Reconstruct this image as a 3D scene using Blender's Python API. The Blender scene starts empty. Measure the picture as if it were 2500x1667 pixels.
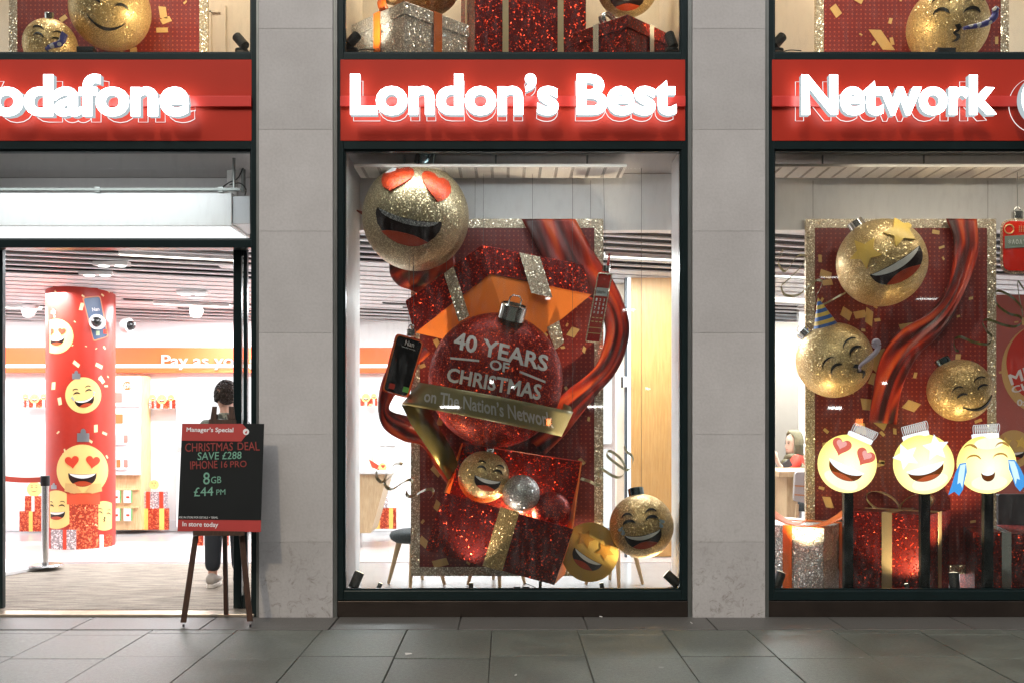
import bpy, bmesh, math, random
from mathutils import Vector, Matrix
random.seed(7)
S = bpy.context.scene
COL = S.collection
R = math.radians
# ---------------------------------------------------------------- camera, sky, street light, exposure
FP, CD, EZ, VX, VY = 2431.0, 7.37, 1.5, 1240.0, 1012.0
cam = bpy.data.cameras.new('camera'); cam.lens = 35; cam.sensor_width = 36
cam.shift_x = 10/2500; cam.shift_y = 178.5/2500; cam.clip_start = .05; cam.clip_end = 500
camo = bpy.data.objects.new('camera', cam); COL.objects.link(camo)
camo.location = (0, -CD, EZ); camo.rotation_euler = (R(90), 0, 0); S.camera = camo
CAM = Vector((0, -CD, EZ))
wd = bpy.data.worlds.new('World'); S.world = wd; wd.use_nodes = True
wn = wd.node_tree; bg = wn.nodes['Background']
sky = wn.nodes.new('ShaderNodeTexSky'); sky.sky_type = 'NISHITA'; sky.sun_disc = False
sky.sun_elevation = R(41); sky.sun_rotation = R(195)
hs = wn.nodes.new('ShaderNodeHueSaturation'); hs.inputs['Saturation'].default_value = .12
wn.links.new(sky.outputs[0], hs.inputs['Color']); wn.links.new(hs.outputs[0], bg.inputs[0])
bg.inputs[1].default_value = .15
sl = bpy.data.lights.new('street_light', 'SUN'); sl.energy = .28; sl.angle = R(2.0); sl.color = (1, .8, .55)
so = bpy.data.objects.new('street_light', sl); COL.objects.link(so)
sd = Vector((.27, 1, -.90)); so.rotation_euler = sd.to_track_quat('-Z', 'Y').to_euler()
S.view_settings.view_transform = 'Standard'; S.view_settings.look = 'None'
S.view_settings.exposure = 1.5; S.view_settings.gamma = 1
S.render.resolution_x = 1024; S.render.resolution_y = 682
S.cycles.max_bounces = 8; S.cycles.transparent_max_bounces = 12
S.cycles.sample_clamp_indirect = 4; S.cycles.sample_clamp_direct = 20
S.cycles.use_denoising = True

# ---------------------------------------------------------------- measuring helpers
def W(px, py, y=0.0):
    s = (CD+y)/FP
    return Vector(((px-VX)*s, y, EZ-(py-VY)*s))
def XX(px, y): return (px-VX)*(CD+y)/FP
def ZZ(py, y): return EZ-(py-VY)*(CD+y)/FP
def plane(y): return lambda px, py, h=0.0: W(px, py, y)+Vector((0, -h, 0))
def catmull(pts, n=8):
    pts = [Vector(p) for p in pts]; out = []
    P = [pts[0]*2-pts[1]]+pts+[pts[-1]*2-pts[-2]]
    for i in range(1, len(P)-2):
        for k in range(n):
            t = k/n
            a, b, c, d = P[i-1], P[i], P[i+1], P[i+2]
            out.append(.5*((2*b)+(c-a)*t+(2*a-5*b+4*c-d)*t*t+(3*b-a-3*c+d)*t*t*t))
    out.append(pts[-1]); return out

# ---------------------------------------------------------------- mesh builder
class MB:
    def __init__(s): s.v = []; s.f = []
    def add(s, vs, fs):
        n = len(s.v); s.v += [Vector(v) for v in vs]; s.f += [tuple(i+n for i in f) for f in fs]; return s
    def box(s, x0, x1, y0, y1, z0, z1, M=None):
        vs = [Vector((x, y, z)) for z in (z0, z1) for y in (y0, y1) for x in (x0, x1)]
        if M: vs = [M @ v for v in vs]
        return s.add(vs, [(0, 2, 3, 1), (4, 5, 7, 6), (0, 1, 5, 4), (2, 6, 7, 3), (0, 4, 6, 2), (1, 3, 7, 5)])
    def hexa(s, a, off):          # quad a (4 points) pushed by the vector off
        a = [Vector(p) for p in a]; b = [p+Vector(off) for p in a]
        return s.add(a+b, [(0, 1, 2, 3), (7, 6, 5, 4), (0, 4, 5, 1), (1, 5, 6, 2), (2, 6, 7, 3), (3, 7, 4, 0)])
    def prism(s, pts, off):       # polygon pushed by off
        n = len(pts); a = [Vector(p) for p in pts]; b = [p+Vector(off) for p in a]
        return s.add(a+b, [tuple(range(n)), tuple(range(2*n-1, n-1, -1))]+[(i, n+i, n+(i+1) % n, (i+1) % n) for i in range(n)])
    def rings(s, rows, close=True, caps=True):
        n = len(rows[0]); vs = [p for r in rows for p in r]; fs = []
        for j in range(len(rows)-1):
            for i in range(n if close else n-1):
                k = (i+1) % n
                fs.append((j*n+i, j*n+k, (j+1)*n+k, (j+1)*n+i))
        if caps and close: fs += [tuple(range(n-1, -1, -1)), tuple(range((len(rows)-1)*n, len(rows)*n))]
        return s.add(vs, fs)
    def cyl(s, p0, p1, r0, r1=None, n=20, caps=True):
        p0, p1 = Vector(p0), Vector(p1); r1 = r0 if r1 is None else r1
        q = (p1-p0).to_track_quat('Z', 'Y')
        ring = lambda p, r: [p+q @ Vector((r*math.cos(2*math.pi*i/n), r*math.sin(2*math.pi*i/n), 0)) for i in range(n)]
        return s.rings([ring(p0, r0), ring(p1, r1)], caps=caps)
    def tube(s, pts, r, n=6, closed=False):
        pts = [Vector(p) for p in pts]; rows = []; m = len(pts)
        for i, p in enumerate(pts):
            a = pts[(i-1) % m] if (closed or i) else p; b = pts[(i+1) % m] if (closed or i < m-1) else p
            d = b-a
            if d.length < 1e-9: d = Vector((0, 0, 1))
            q = d.to_track_quat('Z', 'Y'); rr = r[i] if isinstance(r, (list, tuple)) else r
            rows.append([p+q @ Vector((rr*math.cos(2*math.pi*k/n), rr*math.sin(2*math.pi*k/n), 0)) for k in range(n)])
        if closed: rows.append(rows[0])
        return s.rings(rows, caps=not closed)
    def sphere(s, c, r, nu=48, nv=28, sc=(1, 1, 1)):
        c = Vector(c); rows = []
        for j in range(nv+1):
            t = math.pi*j/nv; t = min(max(t, 1e-3), math.pi-1e-3)
            rows.append([c+Vector((sc[0]*r*math.sin(t)*math.cos(2*math.pi*i/nu), sc[1]*r*math.sin(t)*math.sin(2*math.pi*i/nu), sc[2]*r*math.cos(t))) for i in range(nu)])
        return s.rings(rows)
    def sheet(s, rows, th):       # grid of points given a thickness along +y / normal th vector
        n = len(rows[0]); m = len(rows); th = Vector(th)
        a = [p for r in rows for p in r]; b = [p+th for p in a]; N = len(a); fs = []
        for j in range(m-1):
            for i in range(n-1):
                q = (j*n+i, j*n+i+1, (j+1)*n+i+1, (j+1)*n+i); fs += [q, tuple(N+k for k in reversed(q))]
        bd = [(0, i) for i in range(n)]+[(j, n-1) for j in range(1, m)]+[(m-1, i) for i in range(n-2, -1, -1)]+[(j, 0) for j in range(m-2, 0, -1)]
        ids = [j*n+i for j, i in bd]
        for k in range(len(ids)):
            p, q = ids[k], ids[(k+1) % len(ids)]; fs.append((q, p, p+N, q+N))
        return s.add(a+b, fs)
    def build(s, name, mat, parent=None, smooth=False, bevel=0, seg=2, auto=None):
        me = bpy.data.meshes.new(name); org = ORG.get(parent.name, Vector()) if parent else s.org if hasattr(s, 'org') else Vector()
        me.from_pydata([v-org for v in s.v], [], s.f); me.update()
        bm = bmesh.new(); bm.from_mesh(me); bmesh.ops.recalc_face_normals(bm, faces=bm.faces); bm.to_mesh(me); bm.free()
        o = bpy.data.objects.new(name, me); COL.objects.link(o)
        if mat: me.materials.append(mat)
        if parent: o.parent = parent
        else: o.location = org
        ORG[o.name] = org
        if hasattr(s, 'uvn'):
            nr, nc = s.uvn; uv = me.uv_layers.new(name='UVMap')
            for l in me.loops: k = l.vertex_index % (nr*nc); uv.data[l.index].uv = ((k % nc)/(nc-1), (k//nc)/(nr-1))
        if smooth or auto:
            for p in me.polygons: p.use_smooth = True
            if auto: me.set_sharp_from_angle(angle=R(auto))
        if bevel:
            b = o.modifiers.new('bevel', 'BEVEL'); b.width = bevel; b.segments = seg; b.limit_method = 'ANGLE'
        return o
ORG = {}
def tag(o, label, cat, group=None, kind=None):
    if label: o['label'] = label
    if cat: o['category'] = cat
    if group: o['group'] = group
    if kind: o['kind'] = kind
    return o
def thing(name, loc, label, cat, group=None):
    o = bpy.data.objects.new(name, None); o.empty_display_size = .1; COL.objects.link(o); o.location = loc
    ORG[o.name] = Vector(loc); return tag(o, label, cat, group)
def solo(mb, name, loc, mat, label, cat, group=None, **k):
    mb.org = Vector(loc); return tag(mb.build(name, mat, None, **k), label, cat, group)
def struct(mb, name, mat, **k):
    o = mb.build(name, mat, None, **k); o['kind'] = 'structure'; return o
def dup(root, loc, rz=0, label=None):
    r = root.copy(); COL.objects.link(r); r.location = loc; r.rotation_euler = (0, 0, rz)
    if label: r['label'] = label
    for ch in list(root.children):
        c = ch.copy(); COL.objects.link(c); c.parent = r
        for g in list(ch.children):
            d = g.copy(); COL.objects.link(d); d.parent = c
    return r

# ---------------------------------------------------------------- materials
MATS = {}
KE = .38           # scale of everything that glows, set against the exposure
def nodes(name):
    m = bpy.data.materials.new(name); m.use_nodes = True; nt = m.node_tree
    return m, nt, nt.nodes['Principled BSDF'], nt.nodes.new, nt.links.new
def mat(name, col, rough=.5, metal=0, noise=0, nscale=8, bump=0, bscale=60, emit=None, es=0, coat=0, spec=.5):
    if name in MATS: return MATS[name]
    m, nt, p, N, L = nodes(name)
    p.inputs['Base Color'].default_value = (*col, 1); p.inputs['Roughness'].default_value = rough
    p.inputs['Metallic'].default_value = metal; p.inputs['Coat Weight'].default_value = coat
    p.inputs['Specular IOR Level'].default_value = spec
    tc = N('ShaderNodeTexCoord')
    nz = N('ShaderNodeTexNoise'); nz.inputs['Scale'].default_value = nscale; nz.inputs['Detail'].default_value = 6
    L(tc.outputs['Object'], nz.inputs['Vector'])
    a = noise if noise else .06
    mx = N('ShaderNodeMix'); mx.data_type = 'RGBA'
    mx.inputs[6].default_value = (*[max(0, c*(1-a)) for c in col], 1); mx.inputs[7].default_value = (*[min(1, c*(1+a)) for c in col], 1)
    L(nz.outputs['Fac'], mx.inputs[0]); L(mx.outputs[2], p.inputs['Base Color'])
    if bump:
        nb = N('ShaderNodeTexNoise'); nb.inputs['Scale'].default_value = bscale; nb.inputs['Detail'].default_value = 4
        L(tc.outputs['Object'], nb.inputs['Vector'])
        bp = N('ShaderNodeBump'); bp.inputs['Strength'].default_value = bump; bp.inputs['Distance'].default_value = .01
        L(nb.outputs['Fac'], bp.inputs['Height']); L(bp.outputs[0], p.inputs['Normal'])
    if emit:
        p.inputs['Emission Color'].default_value = (*emit, 1); p.inputs['Emission Strength'].default_value = es*KE
    MATS[name] = m; return m
def glitter(name, col, col2, scale=110, amt=.75, rough=.3, metal=.9, base=.75, k=1.15, dens=.30, gk=.62, wh=.05):
    """foil flakes on a duller ground: some voronoi cells are bright metal facets, each with its own direction"""
    if name in MATS: return MATS[name]
    m, nt, p, N, L = nodes(name)
    tc = N('ShaderNodeTexCoord'); vo = N('ShaderNodeTexVoronoi'); vo.inputs['Scale'].default_value = scale*k
    L(tc.outputs['Object'], vo.inputs['Vector'])
    sub = N('ShaderNodeVectorMath'); sub.operation = 'SUBTRACT'; sub.inputs[1].default_value = (.5, .5, .5); L(vo.outputs['Color'], sub.inputs[0])
    sca = N('ShaderNodeVectorMath'); sca.operation = 'SCALE'; sca.inputs['Scale'].default_value = amt*1.7; L(sub.outputs[0], sca.inputs[0])
    ge = N('ShaderNodeNewGeometry'); ad = N('ShaderNodeVectorMath'); ad.operation = 'ADD'
    L(ge.outputs['Normal'], ad.inputs[0]); L(sca.outputs[0], ad.inputs[1])
    nm = N('ShaderNodeVectorMath'); nm.operation = 'NORMALIZE'; L(ad.outputs[0], nm.inputs[0])
    wn = N('ShaderNodeTexWhiteNoise'); L(vo.outputs['Position'], wn.inputs['Vector'])
    # flake or ground
    st = N('ShaderNodeMath'); st.operation = 'LESS_THAN'; st.inputs[1].default_value = dens; L(wn.outputs['Value'], st.inputs[0])
    c1 = [min(1, c*1.5+wh) for c in col2]
    p.inputs['Base Color'].default_value = (*c1, 1); p.inputs['Metallic'].default_value = 1; p.inputs['Roughness'].default_value = rough
    L(nm.outputs[0], p.inputs['Normal'])
    g = N('ShaderNodeBsdfPrincipled'); g.inputs['Roughness'].default_value = .42; g.inputs['Metallic'].default_value = metal*.55
    sp = N('ShaderNodeSeparateColor'); L(vo.outputs['Color'], sp.inputs[0])
    mx = N('ShaderNodeMix'); mx.data_type = 'RGBA'; mx.inputs[6].default_value = (*[c*gk for c in col], 1); mx.inputs[7].default_value = (*[c*gk*1.6 for c in col], 1)
    L(sp.outputs[2], mx.inputs[0]); L(mx.outputs[2], g.inputs['Base Color'])
    ms = N('ShaderNodeMixShader'); L(st.outputs[0], ms.inputs[0]); L(g.outputs[0], ms.inputs[1]); L(p.outputs[0], ms.inputs[2])
    L(ms.outputs[0], nt.nodes['Material Output'].inputs['Surface'])
    MATS[name] = m; return m
def emit(name, col, st):
    if name in MATS: return MATS[name]
    m, nt, p, N, L = nodes(name)
    e = N('ShaderNodeEmission'); e.inputs[0].default_value = (*col, 1); e.inputs[1].default_value = st*KE
    L(e.outputs[0], nt.nodes['Material Output'].inputs['Surface']); MATS[name] = m; return m
def screen_face():
    m, nt, p, N, L = nodes('screen_yellow')
    tc = N('ShaderNodeTexCoord'); mp = N('ShaderNodeMapping'); mp.inputs['Location'].default_value = (-.5, 0, -.42); L(tc.outputs['Generated'], mp.inputs[0])
    sp = N('ShaderNodeSeparateXYZ'); L(mp.outputs[0], sp.inputs[0]); cb = N('ShaderNodeCombineXYZ'); L(sp.outputs[0], cb.inputs[0]); L(sp.outputs[2], cb.inputs[1])
    ln = N('ShaderNodeVectorMath'); ln.operation = 'LENGTH'; L(cb.outputs[0], ln.inputs[0])
    r = N('ShaderNodeValToRGB'); e = r.color_ramp.elements; e[0].color = (1, .86, .55, 1); e[1].color = (.62, .52, .10, 1); e[1].position = .62; k = e.new(.36); k.color = (1, .78, .32, 1)
    L(ln.outputs['Value'], r.inputs[0]); em = N('ShaderNodeEmission'); L(r.outputs[0], em.inputs[0]); em.inputs[1].default_value = 2.1*KE
    L(em.outputs[0], nt.nodes['Material Output'].inputs['Surface']); return m
def glass_mat():
    m, nt, p, N, L = nodes('window_glass')
    t = N('ShaderNodeBsdfTransparent'); t.inputs[0].default_value = (.93, .96, .95, 1)
    g = N('ShaderNodeBsdfGlossy'); g.inputs['Roughness'].default_value = .015
    fr = N('ShaderNodeFresnel'); fr.inputs['IOR'].default_value = 1.45
    ms = N('ShaderNodeMixShader'); L(fr.outputs[0], ms.inputs[0]); L(t.outputs[0], ms.inputs[1]); L(g.outputs[0], ms.inputs[2])
    # faint smears on the pane
    tc = N('ShaderNodeTexCoord'); mp = N('ShaderNodeMapping'); mp.inputs['Scale'].default_value = (1, 1, .25); L(tc.outputs['Object'], mp.inputs[0])
    nz = N('ShaderNodeTexNoise'); nz.inputs['Scale'].default_value = 30; nz.inputs['Detail'].default_value = 8; L(mp.outputs[0], nz.inputs['Vector'])
    rp = N('ShaderNodeValToRGB'); rp.color_ramp.elements[0].position = .48; rp.color_ramp.elements[1].position = .95
    rp.color_ramp.elements[1].color = (.055, .055, .055, 1); L(nz.outputs['Fac'], rp.inputs[0])
    df = N('ShaderNodeBsdfDiffuse'); df.inputs[0].default_value = (.7, .72, .72, 1)
    m2 = N('ShaderNodeMixShader'); L(rp.outputs[0], m2.inputs[0]); L(ms.outputs[0], m2.inputs[1]); L(df.outputs[0], m2.inputs[2])
    L(m2.outputs[0], nt.nodes['Material Output'].inputs['Surface']); return m
GLASS = glass_mat()
def board_mat():
    """printed red board with a grid of paler dots"""
    m, nt, p, N, L = nodes('dotted_red_print')
    tc = N('ShaderNodeTexCoord'); sx = N('ShaderNodeSeparateXYZ'); L(tc.outputs['Object'], sx.inputs[0])
    def frac(o):
        a = N('ShaderNodeMath'); a.operation = 'MULTIPLY'; a.inputs[1].default_value = 1/.0375; L(o, a.inputs[0])
        b = N('ShaderNodeMath'); b.operation = 'FRACT'; L(a.outputs[0], b.inputs[0])
        c = N('ShaderNodeMath'); c.operation = 'SUBTRACT'; c.inputs[1].default_value = .5; L(b.outputs[0], c.inputs[0])
        d = N('ShaderNodeMath'); d.operation = 'POWER'; d.inputs[1].default_value = 2; L(c.outputs[0], d.inputs[0]); return d
    s = N('ShaderNodeMath'); s.operation = 'ADD'; L(frac(sx.outputs['X']).outputs[0], s.inputs[0]); L(frac(sx.outputs['Z']).outputs[0], s.inputs[1])
    lt = N('ShaderNodeMath'); lt.operation = 'LESS_THAN'; lt.inputs[1].default_value = .032; L(s.outputs[0], lt.inputs[0])
    mx = N('ShaderNodeMix'); mx.data_type = 'RGBA'; mx.inputs[6].default_value = (.165, .012, .009, 1); mx.inputs[7].default_value = (.36, .06, .03, 1)
    L(lt.outputs[0], mx.inputs[0]); L(mx.outputs[2], p.inputs['Base Color']); p.inputs['Roughness'].default_value = .45
    return m
BOARD = board_mat()
def stone_mat():
    m, nt, p, N, L = nodes('pale_stone')
    tc = N('ShaderNodeTexCoord')
    n1 = N('ShaderNodeTexNoise'); n1.inputs['Scale'].default_value = 2.2; n1.inputs['Detail'].default_value = 8; n1.inputs['Roughness'].default_value = .65
    n2 = N('ShaderNodeTexNoise'); n2.inputs['Scale'].default_value = 55; n2.inputs['Detail'].default_value = 5
    L(tc.outputs['Object'], n1.inputs[0]); L(tc.outputs['Object'], n2.inputs[0])
    r1 = N('ShaderNodeValToRGB'); r1.color_ramp.elements[0].color = (.415, .393, .378, 1); r1.color_ramp.elements[1].color = (.49, .47, .455, 1)
    r1.color_ramp.elements[0].position = .3; r1.color_ramp.elements[1].position = .7; L(n1.outputs[0], r1.inputs[0])
    mx = N('ShaderNodeMix'); mx.data_type = 'RGBA'; mx.blend_type = 'MULTIPLY'; mx.inputs[0].default_value = .22
    r2 = N('ShaderNodeValToRGB'); r2.color_ramp.elements[0].color = (.6, .6, .6, 1); r2.color_ramp.elements[0].position = .3; r2.color_ramp.elements[1].position = .6
    L(n2.outputs[0], r2.inputs[0]); L(r1.outputs[0], mx.inputs[6]); L(r2.outputs[0], mx.inputs[7])
    # scuffs and splashes on the lowest course
    sx = N('ShaderNodeSeparateXYZ'); L(tc.outputs['Object'], sx.inputs[0])
    mr = N('ShaderNodeMapRange'); mr.inputs[1].default_value = .85; mr.inputs[2].default_value = .0; L(sx.outputs['Z'], mr.inputs[0])
    n3 = N('ShaderNodeTexNoise'); n3.inputs['Scale'].default_value = 12; n3.inputs['Detail'].default_value = 10; n3.inputs['Roughness'].default_value = .75; n3.inputs['Distortion'].default_value = 1.2
    L(tc.outputs['Object'], n3.inputs[0])
    r3 = N('ShaderNodeValToRGB'); r3.color_ramp.elements[0].position = .53; r3.color_ramp.elements[1].position = .68; L(n3.outputs[0], r3.inputs[0])
    mm = N('ShaderNodeMath'); mm.operation = 'MULTIPLY'; L(r3.outputs[0], mm.inputs[0]); L(mr.outputs[0], mm.inputs[1])
    m3 = N('ShaderNodeMix'); m3.data_type = 'RGBA'; m3.inputs[7].default_value = (.16, .135, .105, 1); L(mm.outputs[0], m3.inputs[0]); L(mx.outputs[2], m3.inputs[6])
    ge = N('ShaderNodeNewGeometry'); mv = N('ShaderNodeMapRange'); mv.inputs[3].default_value = .86; mv.inputs[4].default_value = 1.06; L(ge.outputs['Random Per Island'], mv.inputs[0])
    m4 = N('ShaderNodeVectorMath'); m4.operation = 'SCALE'; L(m3.outputs[2], m4.inputs[0]); L(mv.outputs[0], m4.inputs['Scale'])
    L(m4.outputs[0], p.inputs['Base Color']); p.inputs['Roughness'].default_value = .55
    bp = N('ShaderNodeBump'); bp.inputs['Strength'].default_value = .25; bp.inputs['Distance'].default_value = .004; L(n2.outputs[0], bp.inputs['Height']); L(bp.outputs[0], p.inputs['Normal'])
    return m
STONE = stone_mat()
def paving_mat():
    m, nt, p, N, L = nodes('york_stone_flags')
    tc = N('ShaderNodeTexCoord'); ge = N('ShaderNodeNewGeometry')
    n1 = N('ShaderNodeTexNoise'); n1.inputs['Scale'].default_value = 3; n1.inputs['Detail'].default_value = 9; n1.inputs['Roughness'].default_value = .7
    n2 = N('ShaderNodeTexNoise'); n2.inputs['Scale'].default_value = 38; n2.inputs['Detail'].default_value = 9; n2.inputs['Roughness'].default_value = .8
    L(tc.outputs['Object'], n1.inputs[0]); L(tc.outputs['Object'], n2.inputs[0])
    r1 = N('ShaderNodeValToRGB'); r1.color_ramp.elements[0].color = (.058, .064, .053, 1); r1.color_ramp.elements[1].color = (.135, .145, .118, 1)
    r1.color_ramp.elements[0].position = .25; r1.color_ramp.elements[1].position = .75; L(n1.outputs[0], r1.inputs[0])
    mi = N('ShaderNodeMix'); mi.data_type = 'RGBA'; mi.blend_type = 'MULTIPLY'; mi.inputs[0].default_value = .45; L(r1.outputs[0], mi.inputs[6])
    rr = N('ShaderNodeValToRGB'); rr.color_ramp.elements[0].color = (.80, .84, .82, 1); rr.color_ramp.elements[1].color = (1, .99, .95, 1); L(ge.outputs['Random Per Island'], rr.inputs[0]); L(rr.outputs[0], mi.inputs[7])
    m2 = N('ShaderNodeMix'); m2.data_type = 'RGBA'; m2.blend_type = 'MULTIPLY'; m2.inputs[0].default_value = .6; L(mi.outputs[2], m2.inputs[6])
    r2 = N('ShaderNodeValToRGB'); r2.color_ramp.elements[0].position = .35; r2.color_ramp.elements[0].color = (.22, .22, .22, 1); r2.color_ramp.elements[1].position = .60; L(n2.outputs[0], r2.inputs[0]); L(r2.outputs[0], m2.inputs[7])
    # trodden-in chewing gum and drips
    vg = N('ShaderNodeTexVoronoi'); vg.inputs['Scale'].default_value = 3.2; vg.inputs['Randomness'].default_value = 1; L(tc.outputs['Object'], vg.inputs[0])
    sg = N('ShaderNodeSeparateColor'); L(vg.outputs['Color'], sg.inputs[0]); sz = N('ShaderNodeMath'); sz.operation = 'MULTIPLY'; sz.inputs[1].default_value = .06; L(sg.outputs[0], sz.inputs[0])
    lt = N('ShaderNodeMath'); lt.operation = 'LESS_THAN'; L(vg.outputs['Distance'], lt.inputs[0]); L(sz.outputs[0], lt.inputs[1])
    m5 = N('ShaderNodeMix'); m5.data_type = 'RGBA'; m5.inputs[7].default_value = (.16, .16, .145, 1); L(lt.outputs[0], m5.inputs[0]); L(m2.outputs[2], m5.inputs[6])
    L(m5.outputs[2], p.inputs['Base Color'])
    r4 = N('ShaderNodeMapRange'); r4.inputs[3].default_value = .3; r4.inputs[4].default_value = .6; L(n1.outputs[0], r4.inputs[0]); L(r4.outputs[0], p.inputs['Roughness'])
    bp = N('ShaderNodeBump'); bp.inputs['Strength'].default_value = .8; bp.inputs['Distance'].default_value = .005; L(n2.outputs[0], bp.inputs['Height']); L(bp.outputs[0], p.inputs['Normal'])
    return m
def wood_mat(name, a, b, scale=(6, 6, .6), rough=.45):
    if name in MATS: return MATS[name]
    m, nt, p, N, L = nodes(name)
    tc = N('ShaderNodeTexCoord'); mp = N('ShaderNodeMapping'); mp.inputs['Scale'].default_value = scale; L(tc.outputs['Object'], mp.inputs[0])
    nz = N('ShaderNodeTexNoise'); nz.inputs['Scale'].default_value = 12; nz.inputs['Detail'].default_value = 8; nz.inputs['Distortion'].default_value = .6; L(mp.outputs[0], nz.inputs[0])
    r = N('ShaderNodeValToRGB'); r.color_ramp.elements[0].color = (*a, 1); r.color_ramp.elements[1].color = (*b, 1)
    r.color_ramp.elements[0].position = .35; r.color_ramp.elements[1].position = .65
    L(nz.outputs[0], r.inputs[0]); L(r.outputs[0], p.inputs['Base Color']); p.inputs['Roughness'].default_value = rough
    MATS[name] = m; return m
def carpet_mat():
    m, nt, p, N, L = nodes('ribbed_entrance_carpet')
    tc = N('ShaderNodeTexCoord'); mp = N('ShaderNodeMapping'); mp.inputs['Scale'].default_value = (1.2, 14, 1); mp.inputs['Rotation'].default_value = (0, 0, R(-38)); L(tc.outputs['Object'], mp.inputs[0])
    nz = N('ShaderNodeTexNoise'); nz.inputs['Scale'].default_value = 3; nz.inputs['Detail'].default_value = 8; L(mp.outputs[0], nz.inputs[0])
    n2 = N('ShaderNodeTexNoise'); n2.inputs['Scale'].default_value = 260; L(tc.outputs['Object'], n2.inputs[0])
    ad = N('ShaderNodeMath'); ad.operation = 'ADD'; L(nz.outputs[0], ad.inputs[0]); L(n2.outputs[0], ad.inputs[1])
    hv = N('ShaderNodeMath'); hv.operation = 'MULTIPLY'; hv.inputs[1].default_value = .5; L(ad.outputs[0], hv.inputs[0])
    r = N('ShaderNodeValToRGB'); r.color_ramp.elements[0].color = (.07, .055, .042, 1); r.color_ramp.elements[1].color = (.36, .31, .25, 1)
    r.color_ramp.elements[0].position = .38; r.color_ramp.elements[1].position = .62; L(hv.outputs[0], r.inputs[0]); L(r.outputs[0], p.inputs['Base Color']); p.inputs['Roughness'].default_value = .95
    return m

FRAME = mat('dark_green_metal', (.006, .016, .017), .28, .3, noise=.3)
TRIM = mat('dull_steel_trim', (.22, .23, .22), .38, .8, noise=.25, nscale=5)
WHITE = mat('white_paint', (.78, .77, .77), .5, noise=.03)
CREAM = mat('cream_paint', (.80, .71, .58), .6, noise=.04)
GREYW = mat('grey_plaster', (.46, .43, .42), .6, noise=.06, nscale=3)
BLACK = mat('matt_black', (.008, .008, .009), .45)
SIGNRED = mat('red_sign_panel', (.40, .024, .010), .45, noise=.12, nscale=2.5, spec=.2)
SILVER = mat('polished_cap_metal', (.62, .61, .58), .16, 1)
STEEL = mat('brushed_steel', (.6, .6, .6), .22, 1)
DARKFACE = mat('mouth_black', (.014, .005, .004), .3)
LINE = mat('face_line_black', (.012, .01, .008), .4)
TEETH = mat('white_teeth', (.75, .74, .72), .4)
GTEETH = glitter('grey_glitter_teeth', (.36, .36, .37), (.5, .5, .5), 150, .4, .4)
TONGUE = mat('red_tongue', (.42, .05, .012), .4, noise=.3, nscale=14)
GOLD = glitter('gold_glitter', (.54, .38, .17), (.62, .47, .24), 105, .75, k=1.6, gk=.82, dens=.24, wh=.03)
GOLDF = glitter('fine_gold_glitter', (.38, .31, .19), (.56, .46, .27), 175, .55, .34, gk=.82, dens=.22)
GOLDD = glitter('deep_gold_glitter', (.48, .32, .13), (.60, .43, .2), 120, .7, k=1.5, gk=.8, dens=.26, wh=.03)
SILVG = glitter('silver_glitter', (.42, .41, .40), (.66, .65, .63), 110, .7, gk=.8, dens=.25)
REDG = glitter('red_glitter', (.17, .008, .006), (.48, .035, .014), 95, .8, dens=.15, wh=.0)
ORNG = glitter('red_bauble_glitter', (.24, .011, .007), (.5, .05, .018), 130, .75, .3, dens=.18, wh=0)
FRAMEG = glitter('frame_glitter', (.44, .36, .26), (.66, .57, .45), 110, .7, gk=.8, dens=.25)
def satin_print():  # printed ribbon, with fold shade and sheen painted into the colour
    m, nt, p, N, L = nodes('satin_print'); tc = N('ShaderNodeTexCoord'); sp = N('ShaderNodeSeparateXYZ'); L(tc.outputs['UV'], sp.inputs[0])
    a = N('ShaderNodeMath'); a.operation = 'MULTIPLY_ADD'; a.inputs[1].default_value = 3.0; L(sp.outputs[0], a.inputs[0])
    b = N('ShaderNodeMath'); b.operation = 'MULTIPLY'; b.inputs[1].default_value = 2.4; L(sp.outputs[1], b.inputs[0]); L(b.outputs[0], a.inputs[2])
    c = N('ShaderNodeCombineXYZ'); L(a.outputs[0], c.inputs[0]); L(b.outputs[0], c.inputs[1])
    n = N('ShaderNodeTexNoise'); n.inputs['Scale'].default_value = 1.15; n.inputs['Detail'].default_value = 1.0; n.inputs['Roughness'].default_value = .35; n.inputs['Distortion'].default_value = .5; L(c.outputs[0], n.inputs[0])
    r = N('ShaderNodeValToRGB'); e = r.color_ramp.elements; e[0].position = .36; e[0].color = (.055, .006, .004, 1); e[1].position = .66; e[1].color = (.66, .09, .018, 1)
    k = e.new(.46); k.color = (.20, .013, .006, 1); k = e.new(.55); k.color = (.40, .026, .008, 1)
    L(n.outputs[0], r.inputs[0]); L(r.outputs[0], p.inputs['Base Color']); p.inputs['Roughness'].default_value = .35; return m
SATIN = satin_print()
ORANGE = mat('orange_card', (.92, .22, .025), .5)
OLIVE = mat('old_gold_foil', (.24, .20, .09), .4, .3, noise=.1)
GOLDP = mat('gold_paper', (.66, .42, .16), .45, .3)
YELLOW = mat('gold_plastic', (.80, .54, .12), .4, .0, noise=.1)
HEART = glitter('heart_red', (.40, .035, .008), (.34, .04, .008), 160, .3, .4, .3, wh=0, gk=.8)
LGOLD = mat('pale_gold_ribbon', (.62, .47, .27), .3, .6)
SLVR = mat('silver_ribbon', (.62, .62, .61), .25, .8)
TXTW = mat('white_lettering', (.72, .70, .69), .5)
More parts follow.
